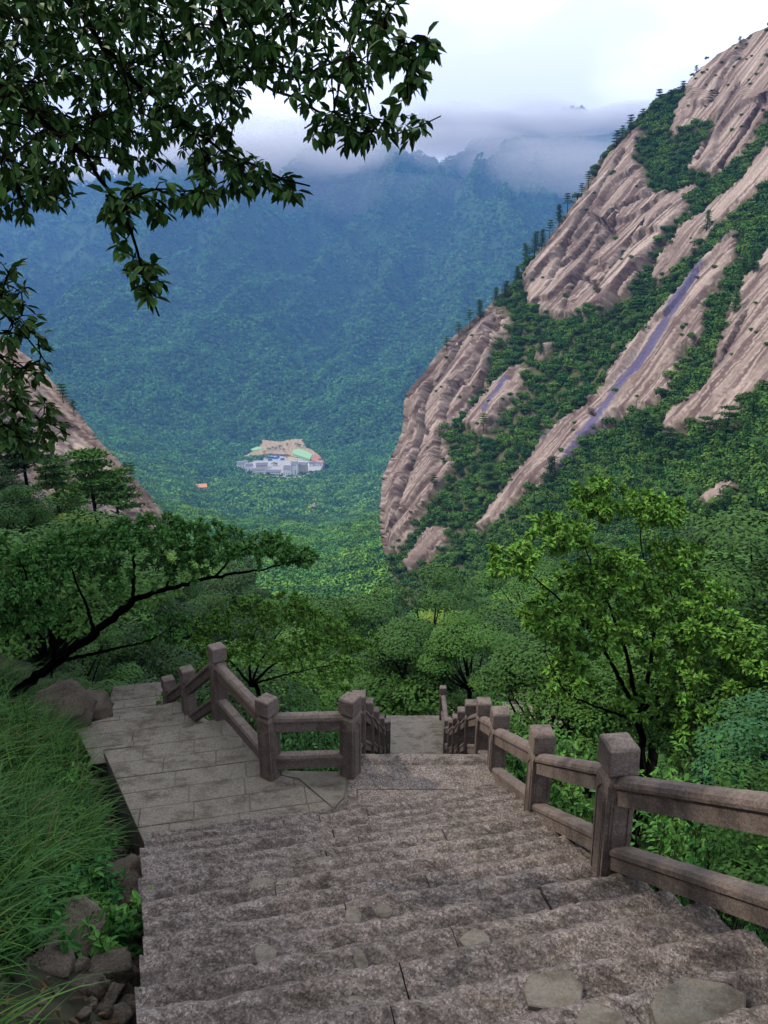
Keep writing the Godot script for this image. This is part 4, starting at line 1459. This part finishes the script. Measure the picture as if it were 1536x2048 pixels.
	for q in [[205, 1075, 46.0, 5.4, 2, "layered bright pine in front of the granite dome"], [240, 1070, 52.0, 4.6, 1, "second pine beside the layered one below the dome"], [60, 1010, 50.0, 5.5, 0, "dark pine beneath the dome at the edge of the hillside"], [120, 1040, 60.0, 5.0, 1, "half hidden pine between the dome and the bough"]]:
		tree("pine_tree", fine[int(q[0]) % 2], at(q[0], q[1], q[2]), Vector3.ONE * q[3] * Vector3(1.2, 1, 1.2), q[0], q[4], q[5], "pine tree", "pines below the granite dome")
	for q in [[128, 800, 156.0, 5.0, "small flat topped pine on the edge of the granite dome"], [148, 815, 154.0, 3.2, "stunted bush pine on the edge of the granite dome"], [262, 950, 146.0, 4.0, "low pine near the foot of the dome edge"], [250, 940, 147.0, 3.0, "dwarf pine clinging to the lower dome edge"]]:
		tree("pine_tree", tree_kinds.pine[int(q[0]) % 4], at(q[0], q[1] + 14.0, q[2] + 6.0), Vector3.ONE * q[3], q[0], 1, q[4], "pine tree", "pines on the granite dome")

# Look-alikes that share a label are told apart by their order across the view.
func tell_apart() -> void:
	var same := {}
	for o in get_children():
		if o is Node3D and o.has_meta("group") and o.has_meta("label"):
			var l: String = o.get_meta("label")
			if not same.has(l): same[l] = []
			same[l].append(o)
	var nth := ["first", "second", "third", "fourth", "fifth", "sixth", "seventh", "eighth", "ninth", "tenth", "eleventh", "twelfth", "thirteenth", "fourteenth", "fifteenth", "sixteenth", "seventeenth", "eighteenth", "nineteenth", "twentieth"]
	for l in same:
		var list: Array = same[l]
		if list.size() < 2: continue
		list.sort_custom(func(a, b): return bearing(a.position).x < bearing(b.position).x)
		for i in mini(list.size(), nth.size()):
			list[i].set_meta("label", "%s %s from the left" % [l, nth[i]])

func build_overhang(r: RandomNumberGenerator) -> void:
	var limbs := [
		[[Vector3(-5.2, -3.4, -1.2), Vector3(-4.6, -1.2, -1.8), Vector3(-3.9, 0.6, -2.2), Vector3(-3.2, 2.0, -2.6)], 0.13, 0.07],
		[[Vector3(-3.9, 0.6, -2.2), at(-300, 60, 3.6), at(100, 250, 3.5), at(240, 430, 3.4), at(290, 560, 3.3), at(318, 632, 3.25)], 0.045, 0.004],
		[[Vector3(-3.2, 2.0, -2.6), at(-100, -250, 3.9), at(230, 120, 3.8), at(430, 290, 3.6), at(560, 350, 3.5), at(620, 372, 3.5)], 0.045, 0.004],
		[[Vector3(-3.2, 2.0, -2.6), at(250, -330, 4.2), at(470, 100, 4.0), at(620, 215, 3.9), at(750, 265, 3.8), at(840, 250, 3.7), at(882, 232, 3.7)], 0.04, 0.003],
		[[at(250, -330, 4.2), at(560, -200, 3.2), at(740, 20, 2.9), at(815, 110, 2.8), at(815, 195, 2.75)], 0.025, 0.003],
		[[at(-300, 60, 3.6), at(-120, 250, 3.8), at(60, 340, 3.9), at(140, 400, 3.9)], 0.02, 0.003],
		[[Vector3(-4.2, -0.3, -2.0), at(-260, 420, 3.8), at(-60, 560, 3.9), at(50, 670, 3.9), at(105, 745, 3.9)], 0.03, 0.003],
		[[Vector3(-4.4, -0.8, -1.9), at(-300, 640, 4.0), at(-60, 770, 4.2), at(60, 830, 4.2), at(140, 870, 4.2)], 0.03, 0.003],
	]
	var ends := []
	ends += in_outline(r, [-60, -60, 560, -60, 560, 90, 500, 200, 430, 330, 330, 330, 250, 370, 140, 330, 60, 380, -60, 420], 760, 3.2, 5.2)
	ends += in_outline(r, [-60, -60, 420, -60, 420, 120, 300, 260, -60, 300], 200, 3.4, 5.4)
	ends += in_outline(r, [430, -60, 800, -60, 760, 130, 700, 250, 600, 210, 500, 120], 150, 3.2, 4.4)
	ends += in_outline(r, [730, -40, 840, 10, 860, 90, 850, 190, 800, 210, 770, 120], 30, 2.7, 3.0)
	ends += in_outline(r, [610, 200, 740, 230, 850, 225, 845, 285, 760, 280, 680, 290, 620, 270], 44, 3.6, 3.9)
	ends += in_outline(r, [380, 290, 470, 290, 610, 355, 600, 390, 540, 380, 420, 400], 48, 3.4, 3.7)
	ends += in_outline(r, [180, 380, 330, 360, 420, 390, 340, 430, 260, 440, 250, 540, 230, 470], 46, 3.3, 3.6)
	ends += in_outline(r, [250, 480, 300, 520, 345, 590, 325, 625, 290, 590, 260, 540], 14, 3.2, 3.4)
	ends += in_outline(r, [-60, 340, 120, 330, 150, 390, 60, 430, -60, 430], 60, 3.6, 4.1)
	ends += in_outline(r, [-60, 480, 10, 480, 60, 600, 100, 700, 80, 760, -60, 800], 80, 3.7, 4.3)
	ends += in_outline(r, [-60, 740, 60, 780, 130, 830, 130, 880, 60, 900, -60, 890], 70, 4.0, 4.5)
	var made := limbed_tree(limbs, ends, 6, 0.074, 0.48, 0.55, Color(0.026, 0.064, 0.016), r, 300)
	finish_tree("overhanging_tree", "dark overhanging tree whose leafy boughs hang across the sky above the steps", Vector3.ZERO, made, Color(0.026, 0.064, 0.016), 0.1)

# ---- the grassy bank, its stones and small plants ----
func stone(seed_: int, size: Vector3) -> ArrayMesh:
	# a broken block: the space inside a handful of random planes, edges knocked off
	var r := RandomNumberGenerator.new()
	r.seed = seed_
	var planes := []
	for q in [Vector3.RIGHT, Vector3.LEFT, Vector3.UP, Vector3.DOWN, Vector3.BACK, Vector3.FORWARD]:
		planes.append([(q + rand_dir(r) * 0.3).normalized(), r.randf_range(0.8, 1.0)])
	for i in 9:
		planes.append([rand_dir(r), r.randf_range(0.85, 1.15)])
	var s := Shape.new()
	var rows := 16
	var cols := 26
	for i in rows + 1:
		var th := PI * i / rows
		for j in cols:
			var ph := TAU * j / cols
			var d := Vector3(sin(th) * cos(ph), cos(th), sin(th) * sin(ph))
			var w := 1e9
			for p in planes:
				var k: float = d.dot(p[0])
				if k > 0.05: w = minf(w, p[1] / k)
			w *= 1.0 + 0.10 * float(noise.rock.get_noise_3d(d.x * 3.0 + seed_, d.y * 3.0, d.z * 3.0))
			s.v.append(d * size * 0.5 * w)
	for i in rows:
		for j in cols:
			var a := i * cols + j
			var b := i * cols + (j + 1) % cols
			for f in [a, b, a + cols, b, b + cols, a + cols]:
				s.f.append(f)
	s.smooth()
	return s.build()

func build_bank(r: RandomNumberGenerator) -> void:
	# boulders and rubble beside the steps
	var big := put("boulder", stone(3, Vector3(0.8, 0.5, 0.7)), M.rubble)
	big.position = at(120, 1420, 10.0)
	big.rotation = Vector3(0.2, 0.5, 0.4)
	tag(big, "dark violet grey boulder at the edge of the paved terraces", "boulder")
	big = put("boulder", stone(5, Vector3(0.6, 0.4, 0.6)), M.rubble)
	big.position = at(176, 1420, 10.6)
	tag(big, "small smooth boulder between the dark boulder and the terraces", "boulder")
	var list := [[232, 1665, 6.6, 0.42, 0.3, "pale stone block with a chipped corner beside the landing edge"], [242, 1700, 6.5, 0.34, 0.26, "brown stone under the pale block beside the landing edge"], [262, 1745, 6.1, 0.3, 0.22, "flat stone beside the topmost visible end of the landing stair"], [215, 1955, 4.6, 0.34, 0.2, "flat brown stone half way along the gutter"], [140, 1920, 4.8, 0.5, 0.16, "long flat stone lying across the gutter"], [250, 1925, 4.6, 0.24, 0.18, "upright stone wedged against the steps"], [255, 1990, 4.2, 0.2, 0.18, "squarish stone low in the gutter by the steps"], [215, 2015, 4.2, 0.18, 0.13, "small stone in the lower gutter"], [180, 2030, 4.2, 0.2, 0.14, "rounded stone at the bottom of the gutter"], [262, 1860, 4.9, 0.2, 0.2, "dark stone against the step ends"], [258, 1790, 5.5, 0.26, 0.2, "mossy stone beside the third step end"], [235, 2040, 4.0, 0.16, 0.12, "lowest stone of the gutter close to the steps"], [120, 2000, 4.4, 0.3, 0.16, "broad stone under the grass tuft"]]
	for q in list:
		var o := put("stone", stone(int(q[0]), Vector3(q[3], q[4], q[3] * 0.8)), M.rubble)
		var p := at(q[0], q[1], q[2])
		p.y = land_height(p.x, p.z) + q[4] * 0.2
		o.position = p
		o.rotation = Vector3(r.randf_range(-0.3, 0.3), r.randf() * TAU, r.randf_range(-0.3, 0.3))
		tag(o, q[5], "stone", "stones beside the steps")
	# broken stone and dead leaves that fill the gutter
	var chips := []
	for i in 3: chips.append([stone(60 + i, Vector3(1, 0.7, 0.9)), []])
	for i in 380:
		var d := r.randf_range(0.9, 8.0)
		var x := lerp_table(path_edge, d) - 0.02 - r.randf() * r.randf() * 1.3
		var k := r.randf_range(0.025, 0.10)
		chips[i % 3][1].append(Transform3D(Basis(rand_dir(r), r.randf() * TAU).scaled(Vector3.ONE * k), Vector3(x, land_height(x, -d) + k * 0.15, -d)))
	var gravel := Node3D.new()
	gravel.name = "rubble"
	add_child(gravel)
	tag(gravel, "broken stone filling the gutter between the steps and the grass", "rubble", "", "stuff")
	for c in chips: copies("chips", c[0], M.rubble, c[1], [], gravel)
	var fallen := Shape.new()
	for i in 900:
		var d := r.randf_range(0.9, 9.0)
		var x := lerp_table(path_edge, d) - 0.05 - absf(r.randfn()) * 0.8
		var t := r.randf_range(0.5, 1.2)
		full_leaf(fallen, Vector3(x, land_height(x, -d) + 0.015, -d), (Vector3.UP + rand_dir(r) * 0.4).normalized(), Vector3(r.randfn(), 0, r.randfn()).normalized(), r.randf_range(0.04, 0.08), 0.03, Color(0.10 * t, 0.065 * t, 0.035 * t))
	var fl := put("leaf_litter", fallen.build(), M.leaf)
	tag(fl, "brown fallen leaves lying along the gutter beside the steps", "leaf litter", "", "stuff")
	# long drooping grass
	var g := Shape.new()
	for i in 1500:
		var d := r.randf_range(1.2, 9.5)
		var gap := lerp_table([[1.0, 0.5], [2.0, 0.65], [4.0, 0.75], [5.0, 0.5], [6.5, 0.5], [7.5, 0.35], [10.0, 0.3]], d)
		var x := lerp_table(path_edge, d) - gap - absf(r.randfn()) * 1.0
		if noise.fine.get_noise_2d(x * 1.6, d * 1.6) < -0.12 and r.randf() < 0.75: continue
		if x < -0.62 * d - 2.4: continue
		var root := Vector3(x, land_height(x, -d), -d)
		var fresh := r.randf()
		var tuft := Color(0.024, 0.078, 0.020).lerp(Color(0.070, 0.135, 0.024), fresh * fresh)
		var lean := Vector3(r.randf_range(0.1, 0.9), 0, r.randf_range(-0.5, 0.5))
		for k in r.randi_range(8, 16):
			var dir := (lean + Vector3(r.randfn(), 0, r.randfn()) * 0.9)
			var long := r.randf_range(0.25, 0.75)
			var w := r.randf_range(0.004, 0.009)
			var side := dir.cross(Vector3.UP).normalized() * w
			var p := root + Vector3(r.randfn(), 0, r.randfn()) * 0.05
			var vel := (Vector3.UP * 1.5 + dir * 0.5).normalized()
			var col := tuft * r.randf_range(0.65, 1.35)
			if r.randf() < 0.012: col = Color(0.12, 0.09, 0.04)
			var steps := 5
			for st in steps:
				var q := p + vel * long / steps
				var w0 := 1.0 - pow(float(st) / steps, 2.0)
				var w1 := 1.0 - pow(float(st + 1) / steps, 2.0)
				g.quad(p - side * w0, p + side * w0, q + side * w1, q - side * w1, col)
				p = q
				vel = (vel + Vector3.DOWN * 0.26 + dir * 0.1).normalized()
	var o := put("grass", g.build(), M.leaf)
	tag(o, "long drooping grass covering the bank beside the steps", "grass", "", "stuff")
	# low herbs in the gutter and under the railings
	var spots := [[150, 1830, 5.2, "leafy herb with broad leaves in the gutter"], [225, 1850, 5.0, "herb with yellow green tips beside the steps"], [190, 1790, 5.6, "low herb among the grass below the pale stone"], [245, 1810, 5.2, "small upright herb against the step ends"], [120, 1870, 5.0, "spreading herb under the drooping grass"], [200, 1900, 4.8, "dark herb above the long flat stone"], [60, 1800, 5.4, "leafy plant deep among the drooping grass"], [40, 1900, 5.0, "broad leaved plant in the nearest grass"], [170, 1720, 6.2, "small plant between grass and landing"], [110, 1640, 6.8, "creeping plant on the bank above the pale stone"], [90, 1980, 4.4, "low plant beside the broad stone"], [60, 1540, 7.6, "bushy plant on the bank beside the landing"], [140, 1560, 7.6, "leafy plant beside the dark landing edge"]]
	for q in spots:
		herb(q[0], q[1], q[2], 0.34, q[3], r)
	for q in [[575, 1530, 9.0, 0.5, "leafy shrub under the landing railing beside its corner post"], [620, 1525, 8.8, 0.7, "leafy shrub in the middle of the landing railing opening"], [640, 1530, 8.9, 0.4, "low shrub under the landing railing near the narrow flight"], [500, 1460, 9.9, 0.6, "shrub below the sloping landing rail"], [590, 1450, 10.5, 1.0, "bushy shrub behind the landing railing"], [640, 1440, 11.0, 0.9, "bushy shrub beside the narrow flight railing"], [375, 1395, 11.6, 0.7, "shrub leaning over the terrace railing"], [1165, 1560, 8.2, 1.0, "bright shrub seen through the near railing"], [1060, 1480, 10.4, 0.9, "pale green shrub beyond the third railing post"], [1240, 1600, 7.0, 0.8, "broad leaved shrub right behind the near railing"], [1375, 1650, 6.0, 0.7, "shrub with yellow leaf tips below the near rail"], [1490, 1720, 5.6, 0.7, "dark shrub in the hollow below the near rail"], [1500, 1600, 5.6, 0.9, "fresh green shrub behind the end of the near rail"], [1110, 1470, 10.0, 1.2, "bluish green bush beside the hillside platform"], [990, 1440, 16.0, 1.2, "bush beyond the narrow flight railing"], [1020, 1420, 18.5, 1.5, "bush in front of the hillside platform"], [1440, 1560, 7.2, 1.2, "leafy bush below the foot of the bright tree"]]:
		herb(q[0], q[1], q[2], q[3], q[4], r)

func herb(x: float, y: float, d: float, size: float, label: String, r: RandomNumberGenerator) -> void:
	var top := at(x, y, d)
	var g := land_height(top.x, top.z)
	var s := Shape.new()
	var w := Shape.new()
	var tall := maxf(size, top.y - g + size * 0.4)
	var tone := Color(0.030, 0.115, 0.030).lerp(Color(0.070, 0.17, 0.032), r.randf())
	var n := int(14 + size * 26)
	for i in n:
		var end := Vector3(clampf(r.randfn(), -1.6, 1.6) * size * 0.34, tall - size * 0.5 * absf(r.randfn()), clampf(r.randfn(), -1.6, 1.6) * size * 0.34)
		var root := Vector3(end.x * 0.15, 0, end.z * 0.15)
		w.tube([root, root.lerp(end, 0.5) + rand_dir(r) * 0.05 * size, end], [0.006, 0.004, 0.0015], 3, Color.WHITE)
		for k in 14:
			var p := root.lerp(end, r.randf_range(0.55, 1.02)) + rand_dir(r) * 0.05 * size
			var dir := (rand_dir(r) + Vector3(end.x, 0.2, end.z) * 0.4).normalized()
			var nrm := (Vector3.UP + rand_dir(r) * 0.5).normalized()
			var t := r.randf_range(0.65, 1.35)
			var l := r.randf_range(0.06, 0.11) * (0.7 + 0.3 * size)
			full_leaf(s, p, nrm, dir, l, l * 0.5, Color(tone.r * t, tone.g * t, tone.b * t))
	var o := thing("shrub", label, "shrub", Vector3(top.x, g, top.z), 0.0, "shrubs and herbs beside the steps")
	put("stem", w.build(), M.bark, o)
	put("foliage", s.build(), M.leaf, o)

# ---- the village in the valley ----
func on_level(x: float, y: float, level: float) -> Vector3:
	var ray := at(x, y, 1.0)
	return ray * (level / ray.y)

# where a bearing meets the ground
func ground_hit(x: float, y: float) -> Vector3:
	var d := 60.0
	while d < 4000.0:
		var p := at(x, y, d)
		if p.y < land_height(p.x, p.z):
			return p
		d *= 1.01
	return at(x, y, d)

func gable_house(label: String, where: Vector3, turn: float, size: Vector3, walls: Material, roofs: Material, rows: int, stepped := false) -> Node3D:
	var o := thing("house", label, "house", where, turn, "houses of the valley village")
	var s := Shape.new()
	size *= 1.2
	var w := size.x * 0.5
	var d := size.z * 0.5
	s.box(Vector3(-w, -8, -d), Vector3(w, size.y, d), Color.WHITE)
	var rise := size.z * 0.26
	for k in [-1.0, 1.0]:
		s.tri(Vector3(k * w, size.y, -d), Vector3(k * w, size.y + rise, 0), Vector3(k * w, size.y, d), Color.WHITE)
	put("wall", s.build(), walls, o)
	s = Shape.new()
	var e := 0.9
	for k in [-1.0, 1.0]:
		var lo := Vector3(0, size.y - 0.3, k * (d + e))
		var hi := Vector3(0, size.y + rise + 0.35, 0)
		s.quad(Vector3(-w - 0.6, lo.y, lo.z), Vector3(w + 0.6, lo.y, lo.z), Vector3(w + 0.6, hi.y, 0), Vector3(-w - 0.6, hi.y, 0), Color.WHITE)
		s.quad(Vector3(-w - 0.6, lo.y - 0.4, lo.z), Vector3(w + 0.6, lo.y - 0.4, lo.z), Vector3(w + 0.6, lo.y, lo.z), Vector3(-w - 0.6, lo.y, lo.z), Color.WHITE)
	var roof := put("roof", s.build(), roofs, o)
	s = Shape.new()
	s.box(Vector3(-w - 0.6, size.y + rise + 0.1, -0.4), Vector3(w + 0.6, size.y + rise + 0.8, 0.4), Color.WHITE)
	put("ridge", s.build(), M.village_white, roof)
	if stepped:
		for k in [-1.0, 1.0]:
			s = Shape.new()
			for q in [[1.0, 1.2], [0.66, 2.6], [0.33, 4.0]]:
				s.box(Vector3(k * w - 0.5, size.y - 1.0, -d * q[0] - 0.3), Vector3(k * w + 0.5, size.y + q[1] * 0.8, d * q[0] + 0.3), Color.WHITE)
			put("gable_wall", s.build(), M.village_white, o)
	var win := BoxMesh.new()
	win.size = Vector3(1.7, 2.0, 0.3)
	var n := maxi(2, int(size.x / 4.5))
	for j in rows:
		for i in n:
			put("window", win, M.village_glass, o, Transform3D(Basis(), Vector3(lerpf(-w + 2.0, w - 2.0, float(i) / (n - 1)), 2.2 + j * 3.6, d + 0.1)))
	return o

func build_village() -> void:
	plain("village_white", lin(0.72, 0.71, 0.70), 0.8)
	plain("village_tan", lin(0.42, 0.36, 0.28), 0.9)
	plain("village_roof", lin(0.13, 0.13, 0.155), 0.8)
	plain("village_glass", lin(0.03, 0.035, 0.05), 0.2)
	plain("village_plaza", lin(0.27, 0.265, 0.27), 0.9)
	plain("truck_blue", lin(0.05, 0.16, 0.50), 0.5)
	plain("tarp_green", lin(0.20, 0.36, 0.20), 0.7)
	plain("sand_yellow", lin(0.62, 0.48, 0.10), 0.9)
	plain("earth", lin(0.36, 0.30, 0.20), 0.95)
	M.earth.uv1_triplanar = true
	M.earth.uv1_world_triplanar = true
	M.earth.uv1_scale = Vector3.ONE * 0.02
	M.earth.albedo_texture = noise_picture(256, 55, 0.03, [[0.2, Color(0.62, 0.55, 0.5)], [0.5, Color(0.9, 0.85, 0.8)], [0.8, Color(1, 1, 1)]])
	plain("red_earth", lin(0.30, 0.13, 0.085), 0.95)
	plain("roof_orange", lin(0.55, 0.22, 0.08), 0.8)
	var base := -377.0
	var front_z := on_level(612, 918, base).z
	# cleared ground
	var sheet := func(called: String, label: String, outline: Array, material: Material, level: float, tilt: float) -> void:
		var poly := PackedVector2Array()
		var mid := 0.0
		for i in range(0, outline.size(), 2):
			var p := on_level(outline[i], outline[i + 1], level)
			# uneven edges between the surveyed corners
			var nx := on_level(outline[(i + 2) % outline.size()], outline[(i + 3) % outline.size()], level)
			for k in 4:
				var e := p.lerp(nx, k / 4.0)
				poly.append(Vector2(e.x + float(noise.rock.get_noise_2d(e.x / 7.0, e.z / 7.0)) * 7.0, e.z + float(noise.rock.get_noise_2d(e.z / 7.0, e.x / 7.0)) * 9.0))
		var mesh := slab(poly, level, 14.0, 0.5)
		if tilt > 0.0:
			# the ground climbs away from the plaza
			var arr := mesh.surface_get_arrays(0)
			var v: PackedVector3Array = arr[Mesh.ARRAY_VERTEX]
			var front := -1e9
			for p in v: front = maxf(front, p.z)
			for i in v.size(): v[i].y += (front - v[i].z) * tilt
			arr[Mesh.ARRAY_VERTEX] = v
			mesh = ArrayMesh.new()
			mesh.add_surface_from_arrays(Mesh.PRIMITIVE_TRIANGLES, arr)
		var o := put(called, mesh, material)
		tag(o, label, "ground", "", "structure")
	sheet.call("plaza", "pale paved plaza among the village houses", [474, 928, 490, 916, 540, 911, 580, 913, 620, 920, 648, 926, 640, 940, 600, 955, 560, 956, 520, 946], M.village_plaza, base, 0.0)
	sheet.call("cleared_ground", "bare brown earth cleared above the village plaza", [488, 914, 520, 900, 526, 887, 556, 891, 585, 887, 606, 886, 610, 898, 632, 908, 645, 918, 612, 918, 575, 911, 540, 910], M.earth, base + 0.8, 0.06)
	sheet.call("earth_heap", "heap of red earth beside the green netting", [620, 918, 630, 911, 645, 918, 650, 925, 636, 926], M.red_earth, base + 3.5, 0.05)
	sheet.call("sand_strip", "bright yellow strip of sand along the plaza", [568, 915, 574, 914, 594, 919, 592, 923, 578, 919], M.sand_yellow, base + 2.2, 0.0)
	for q in [["green netting spread over the slope above the plaza", [585, 903, 597, 899, 612, 904, 626, 911, 620, 920, 602, 914, 586, 909], 0.12, 4.0], ["small green netting above the white houses", [500, 901, 512, 896, 528, 895, 526, 899, 510, 903], 0.08, 4.0]]:
		var poly := PackedVector2Array()
		for i in range(0, q[1].size(), 2):
			var p := on_level(q[1][i], q[1][i + 1], base + q[3])
			poly.append(Vector2(p.x, p.z))
		var o := put("netting", slab(poly, base + q[3] + 3.0, 6.0, 1.0), M.tarp_green)
		tag(o, q[0], "netting")
	var r := RandomNumberGenerator.new()
	r.seed = 8
	for q in [[545, 902], [552, 903], [560, 901], [538, 904], [594, 897], [600, 899], [612, 899], [575, 896], [568, 905], [530, 908], [500, 906], [640, 922], [524, 918], [548, 929], [553, 930]]:
		var g := on_level(q[0], q[1], base + 2.0)
		var n := r.randf_range(6.0, 10.0)
		tree("broadleaf_tree", tree_kinds.mid[r.randi() % 4], g + Vector3(0, (front_z - g.z) * 0.06 if q[1] < 915 else -2.0, 0), Vector3(n * 1.2, n, n * 1.2), r.randf() * TAU, r.randi() % 4, "small tree left standing on the cleared village ground", "tree", "trees on the cleared ground")
	# houses: bearing of the foot, turn, size
	gable_house("white walled two storey house at the outer end of the village", on_level(484, 936, base), 0.25, Vector3(17, 9, 12), M.village_white, M.village_roof, 2)
	gable_house("white gabled house next to the long curved hall", on_level(499, 942, base), 0.2, Vector3(14, 11, 11), M.village_white, M.village_roof, 2, true)
	gable_house("long grey roofed hall facing the valley", on_level(522, 946, base), 0.12, Vector3(28, 6, 11), M.village_white, M.village_roof, 1)
	gable_house("grey roofed hall in the middle of the village front", on_level(548, 949, base), -0.1, Vector3(26, 6, 11), M.village_white, M.village_roof, 1)
	gable_house("grey roofed pavilion behind the long hall", on_level(524, 935, base), 0.1, Vector3(20, 6, 12), M.village_tan, M.village_roof, 1)
	gable_house("stepped gable house beside the glazed front", on_level(576, 950, base), -0.15, Vector3(12, 13, 16), M.village_white, M.village_roof, 2, true)
	gable_house("tall white house with stepped gables", on_level(590, 947, base), -0.15, Vector3(10, 17, 18), M.village_white, M.village_roof, 3, true)
	var glazed := gable_house("dark glazed building at the inner end of the village", on_level(605, 944, base), -0.15, Vector3(17, 14, 14), M.village_tan, M.village_roof, 1)
	var g := BoxMesh.new()
	g.size = Vector3(14, 10, 0.4)
	put("glazing", g, M.village_glass, glazed, Transform3D(Basis(), Vector3(0, 5.5, 7.3)))
	gable_house("small grey roofed house behind the glazed building", on_level(622, 931, base), 0.5, Vector3(11, 5, 9), M.village_white, M.village_roof, 1)
	gable_house("outermost small house beside the red earth", on_level(638, 931, base), -0.3, Vector3(12, 5, 9), M.village_white, M.village_roof, 1)
	gable_house("lone house with an orange roof among the valley trees", on_level(404, 988, base) + Vector3(0, 8, 0), 0.3, Vector3(16, 6, 12), M.village_tan, M.roof_orange, 1)
	var wall := BoxMesh.new()
	wall.size = Vector3(44, 16, 3)
	var rw := put("retaining_wall", wall, M.village_tan)
	rw.position = on_level(536, 956, base - 3) + Vector3(0, -4, 0)
	tag(rw, "tan retaining wall below the long curved hall", "wall")
	# trucks
	var n := 0
	for q in [[540, 921, 0.4, "blue truck at the near end of the parked trucks on the plaza"], [543, 917, 0.2, "blue truck behind the first on the plaza"], [552, 918, -0.2, "blue truck in the middle of the plaza"], [555, 916, 0.5, "blue truck behind the middle one"], [565, 920, 0.5, "blue truck nearest the yellow sand"]]:
		var o := thing("truck", q[3], "truck", on_level(q[0], q[1], base), q[2], "blue trucks on the plaza")
		var s := Shape.new()
		s.box(Vector3(-2.6, 1.0, -1.6), Vector3(4.6, 4.4, 1.6), Color.WHITE)
		put("body", s.build(), M.truck_blue, o)
		s = Shape.new()
		s.box(Vector3(-4.8, 0.8, -1.4), Vector3(-2.8, 3.6, 1.4), Color.WHITE)
		put("cab", s.build(), M.truck_blue, o)
		for w in [[-3.8, 1.3], [-3.8, -1.3], [3.0, 1.3], [3.0, -1.3]]:
			var c := CylinderMesh.new()
			c.top_radius = 0.6; c.bottom_radius = 0.6; c.height = 0.4; c.radial_segments = 12; c.rings = 1
			put("wheel", c, M.village_glass, o, Transform3D(Basis(Vector3.RIGHT, PI / 2), Vector3(w[0], 0.6, w[1])))
	# rocks that break through the valley woods
	for q in [[612, 1030, 560.0, Vector3(42, 11, 12), 0.7, "long dark rock jutting from the valley woods"], [716, 1112, 330.0, Vector3(9, 5, 4), 0.7, "small rock in the woods beneath the crag"], [692, 1192, 200.0, Vector3(6, 3, 3), 0.4, "pale rock showing between hillside trees"], [755, 990, 380.0, Vector3(12, 5, 4), 0.6, "pale outcrop on the wooded spur beside the crag"], [735, 1010, 400.0, Vector3(8, 5, 4), 0.6, "lower pale outcrop on the wooded spur"]]:
		var o := put("rock", stone(int(q[0]), q[3]), M.granite_plain)
		var p := ground_hit(q[0], q[1])
		o.position = p + Vector3(0, q[3].y * 0.35, 0)
		o.rotation = Vector3(0, 0.3, q[4])
		tag(o, q[5], "rock", "rocks in the valley woods")

# ---- clouds on the far ridge ----
func build_clouds() -> void:
	var r := RandomNumberGenerator.new()
	r.seed = 5
	for i in 74:
		# strung along the ridge, thicker in three places
		var x := r.randf_range(40.0, 1330.0)
		if i % 3 == 0: x = [480.0, 930.0, 1220.0][(i / 3) % 3] + r.randfn() * 70.0
		var crest := lerp_table([[0.0, 385.0], [300.0, 340.0], [480.0, 312.0], [620.0, 300.0], [850.0, 280.0], [1000.0, 262.0], [1220.0, 262.0], [1340.0, 230.0]], x)
		var y := crest + r.randfn() * 16.0 - 8.0
		var depth := r.randf_range(3350.0, 4200.0)
		if i >= 54:
			# thin drifts lower down, before the mountain
			x = r.randf_range(430.0, 1230.0)
			depth = r.randf_range(2900.0, 3500.0)
			y = crest + r.randf_range(-10.0, 30.0)
		var f := FogVolume.new()
		f.shape = RenderingServer.FOG_VOLUME_SHAPE_ELLIPSOID
		f.size = Vector3(r.randf_range(240.0, 640.0), r.randf_range(70.0, 170.0), r.randf_range(200.0, 420.0))
		if i >= 54: f.size *= Vector3(2.2, 1.4, 1.8)
		var m := FogMaterial.new()
		m.density = r.randf_range(0.002, 0.005) if i < 54 else r.randf_range(0.0003, 0.0007)
		m.albedo = Color(0.99, 0.99, 1.0)
		f.material = m
		f.name = numbered("cloud")
		add_child(f)
		f.position = at(x, y, depth)
		tag(f, "%s of cloud %s" % ["wisp" if f.size.x < 340.0 else "drift" if f.size.x < 480.0 else "bank", "over the ridge behind the hanging leaves" if x < 640.0 else "on the middle of the far ridge" if x < 1050.0 else "by the granite skyline"], "cloud", "clouds on the far ridge")
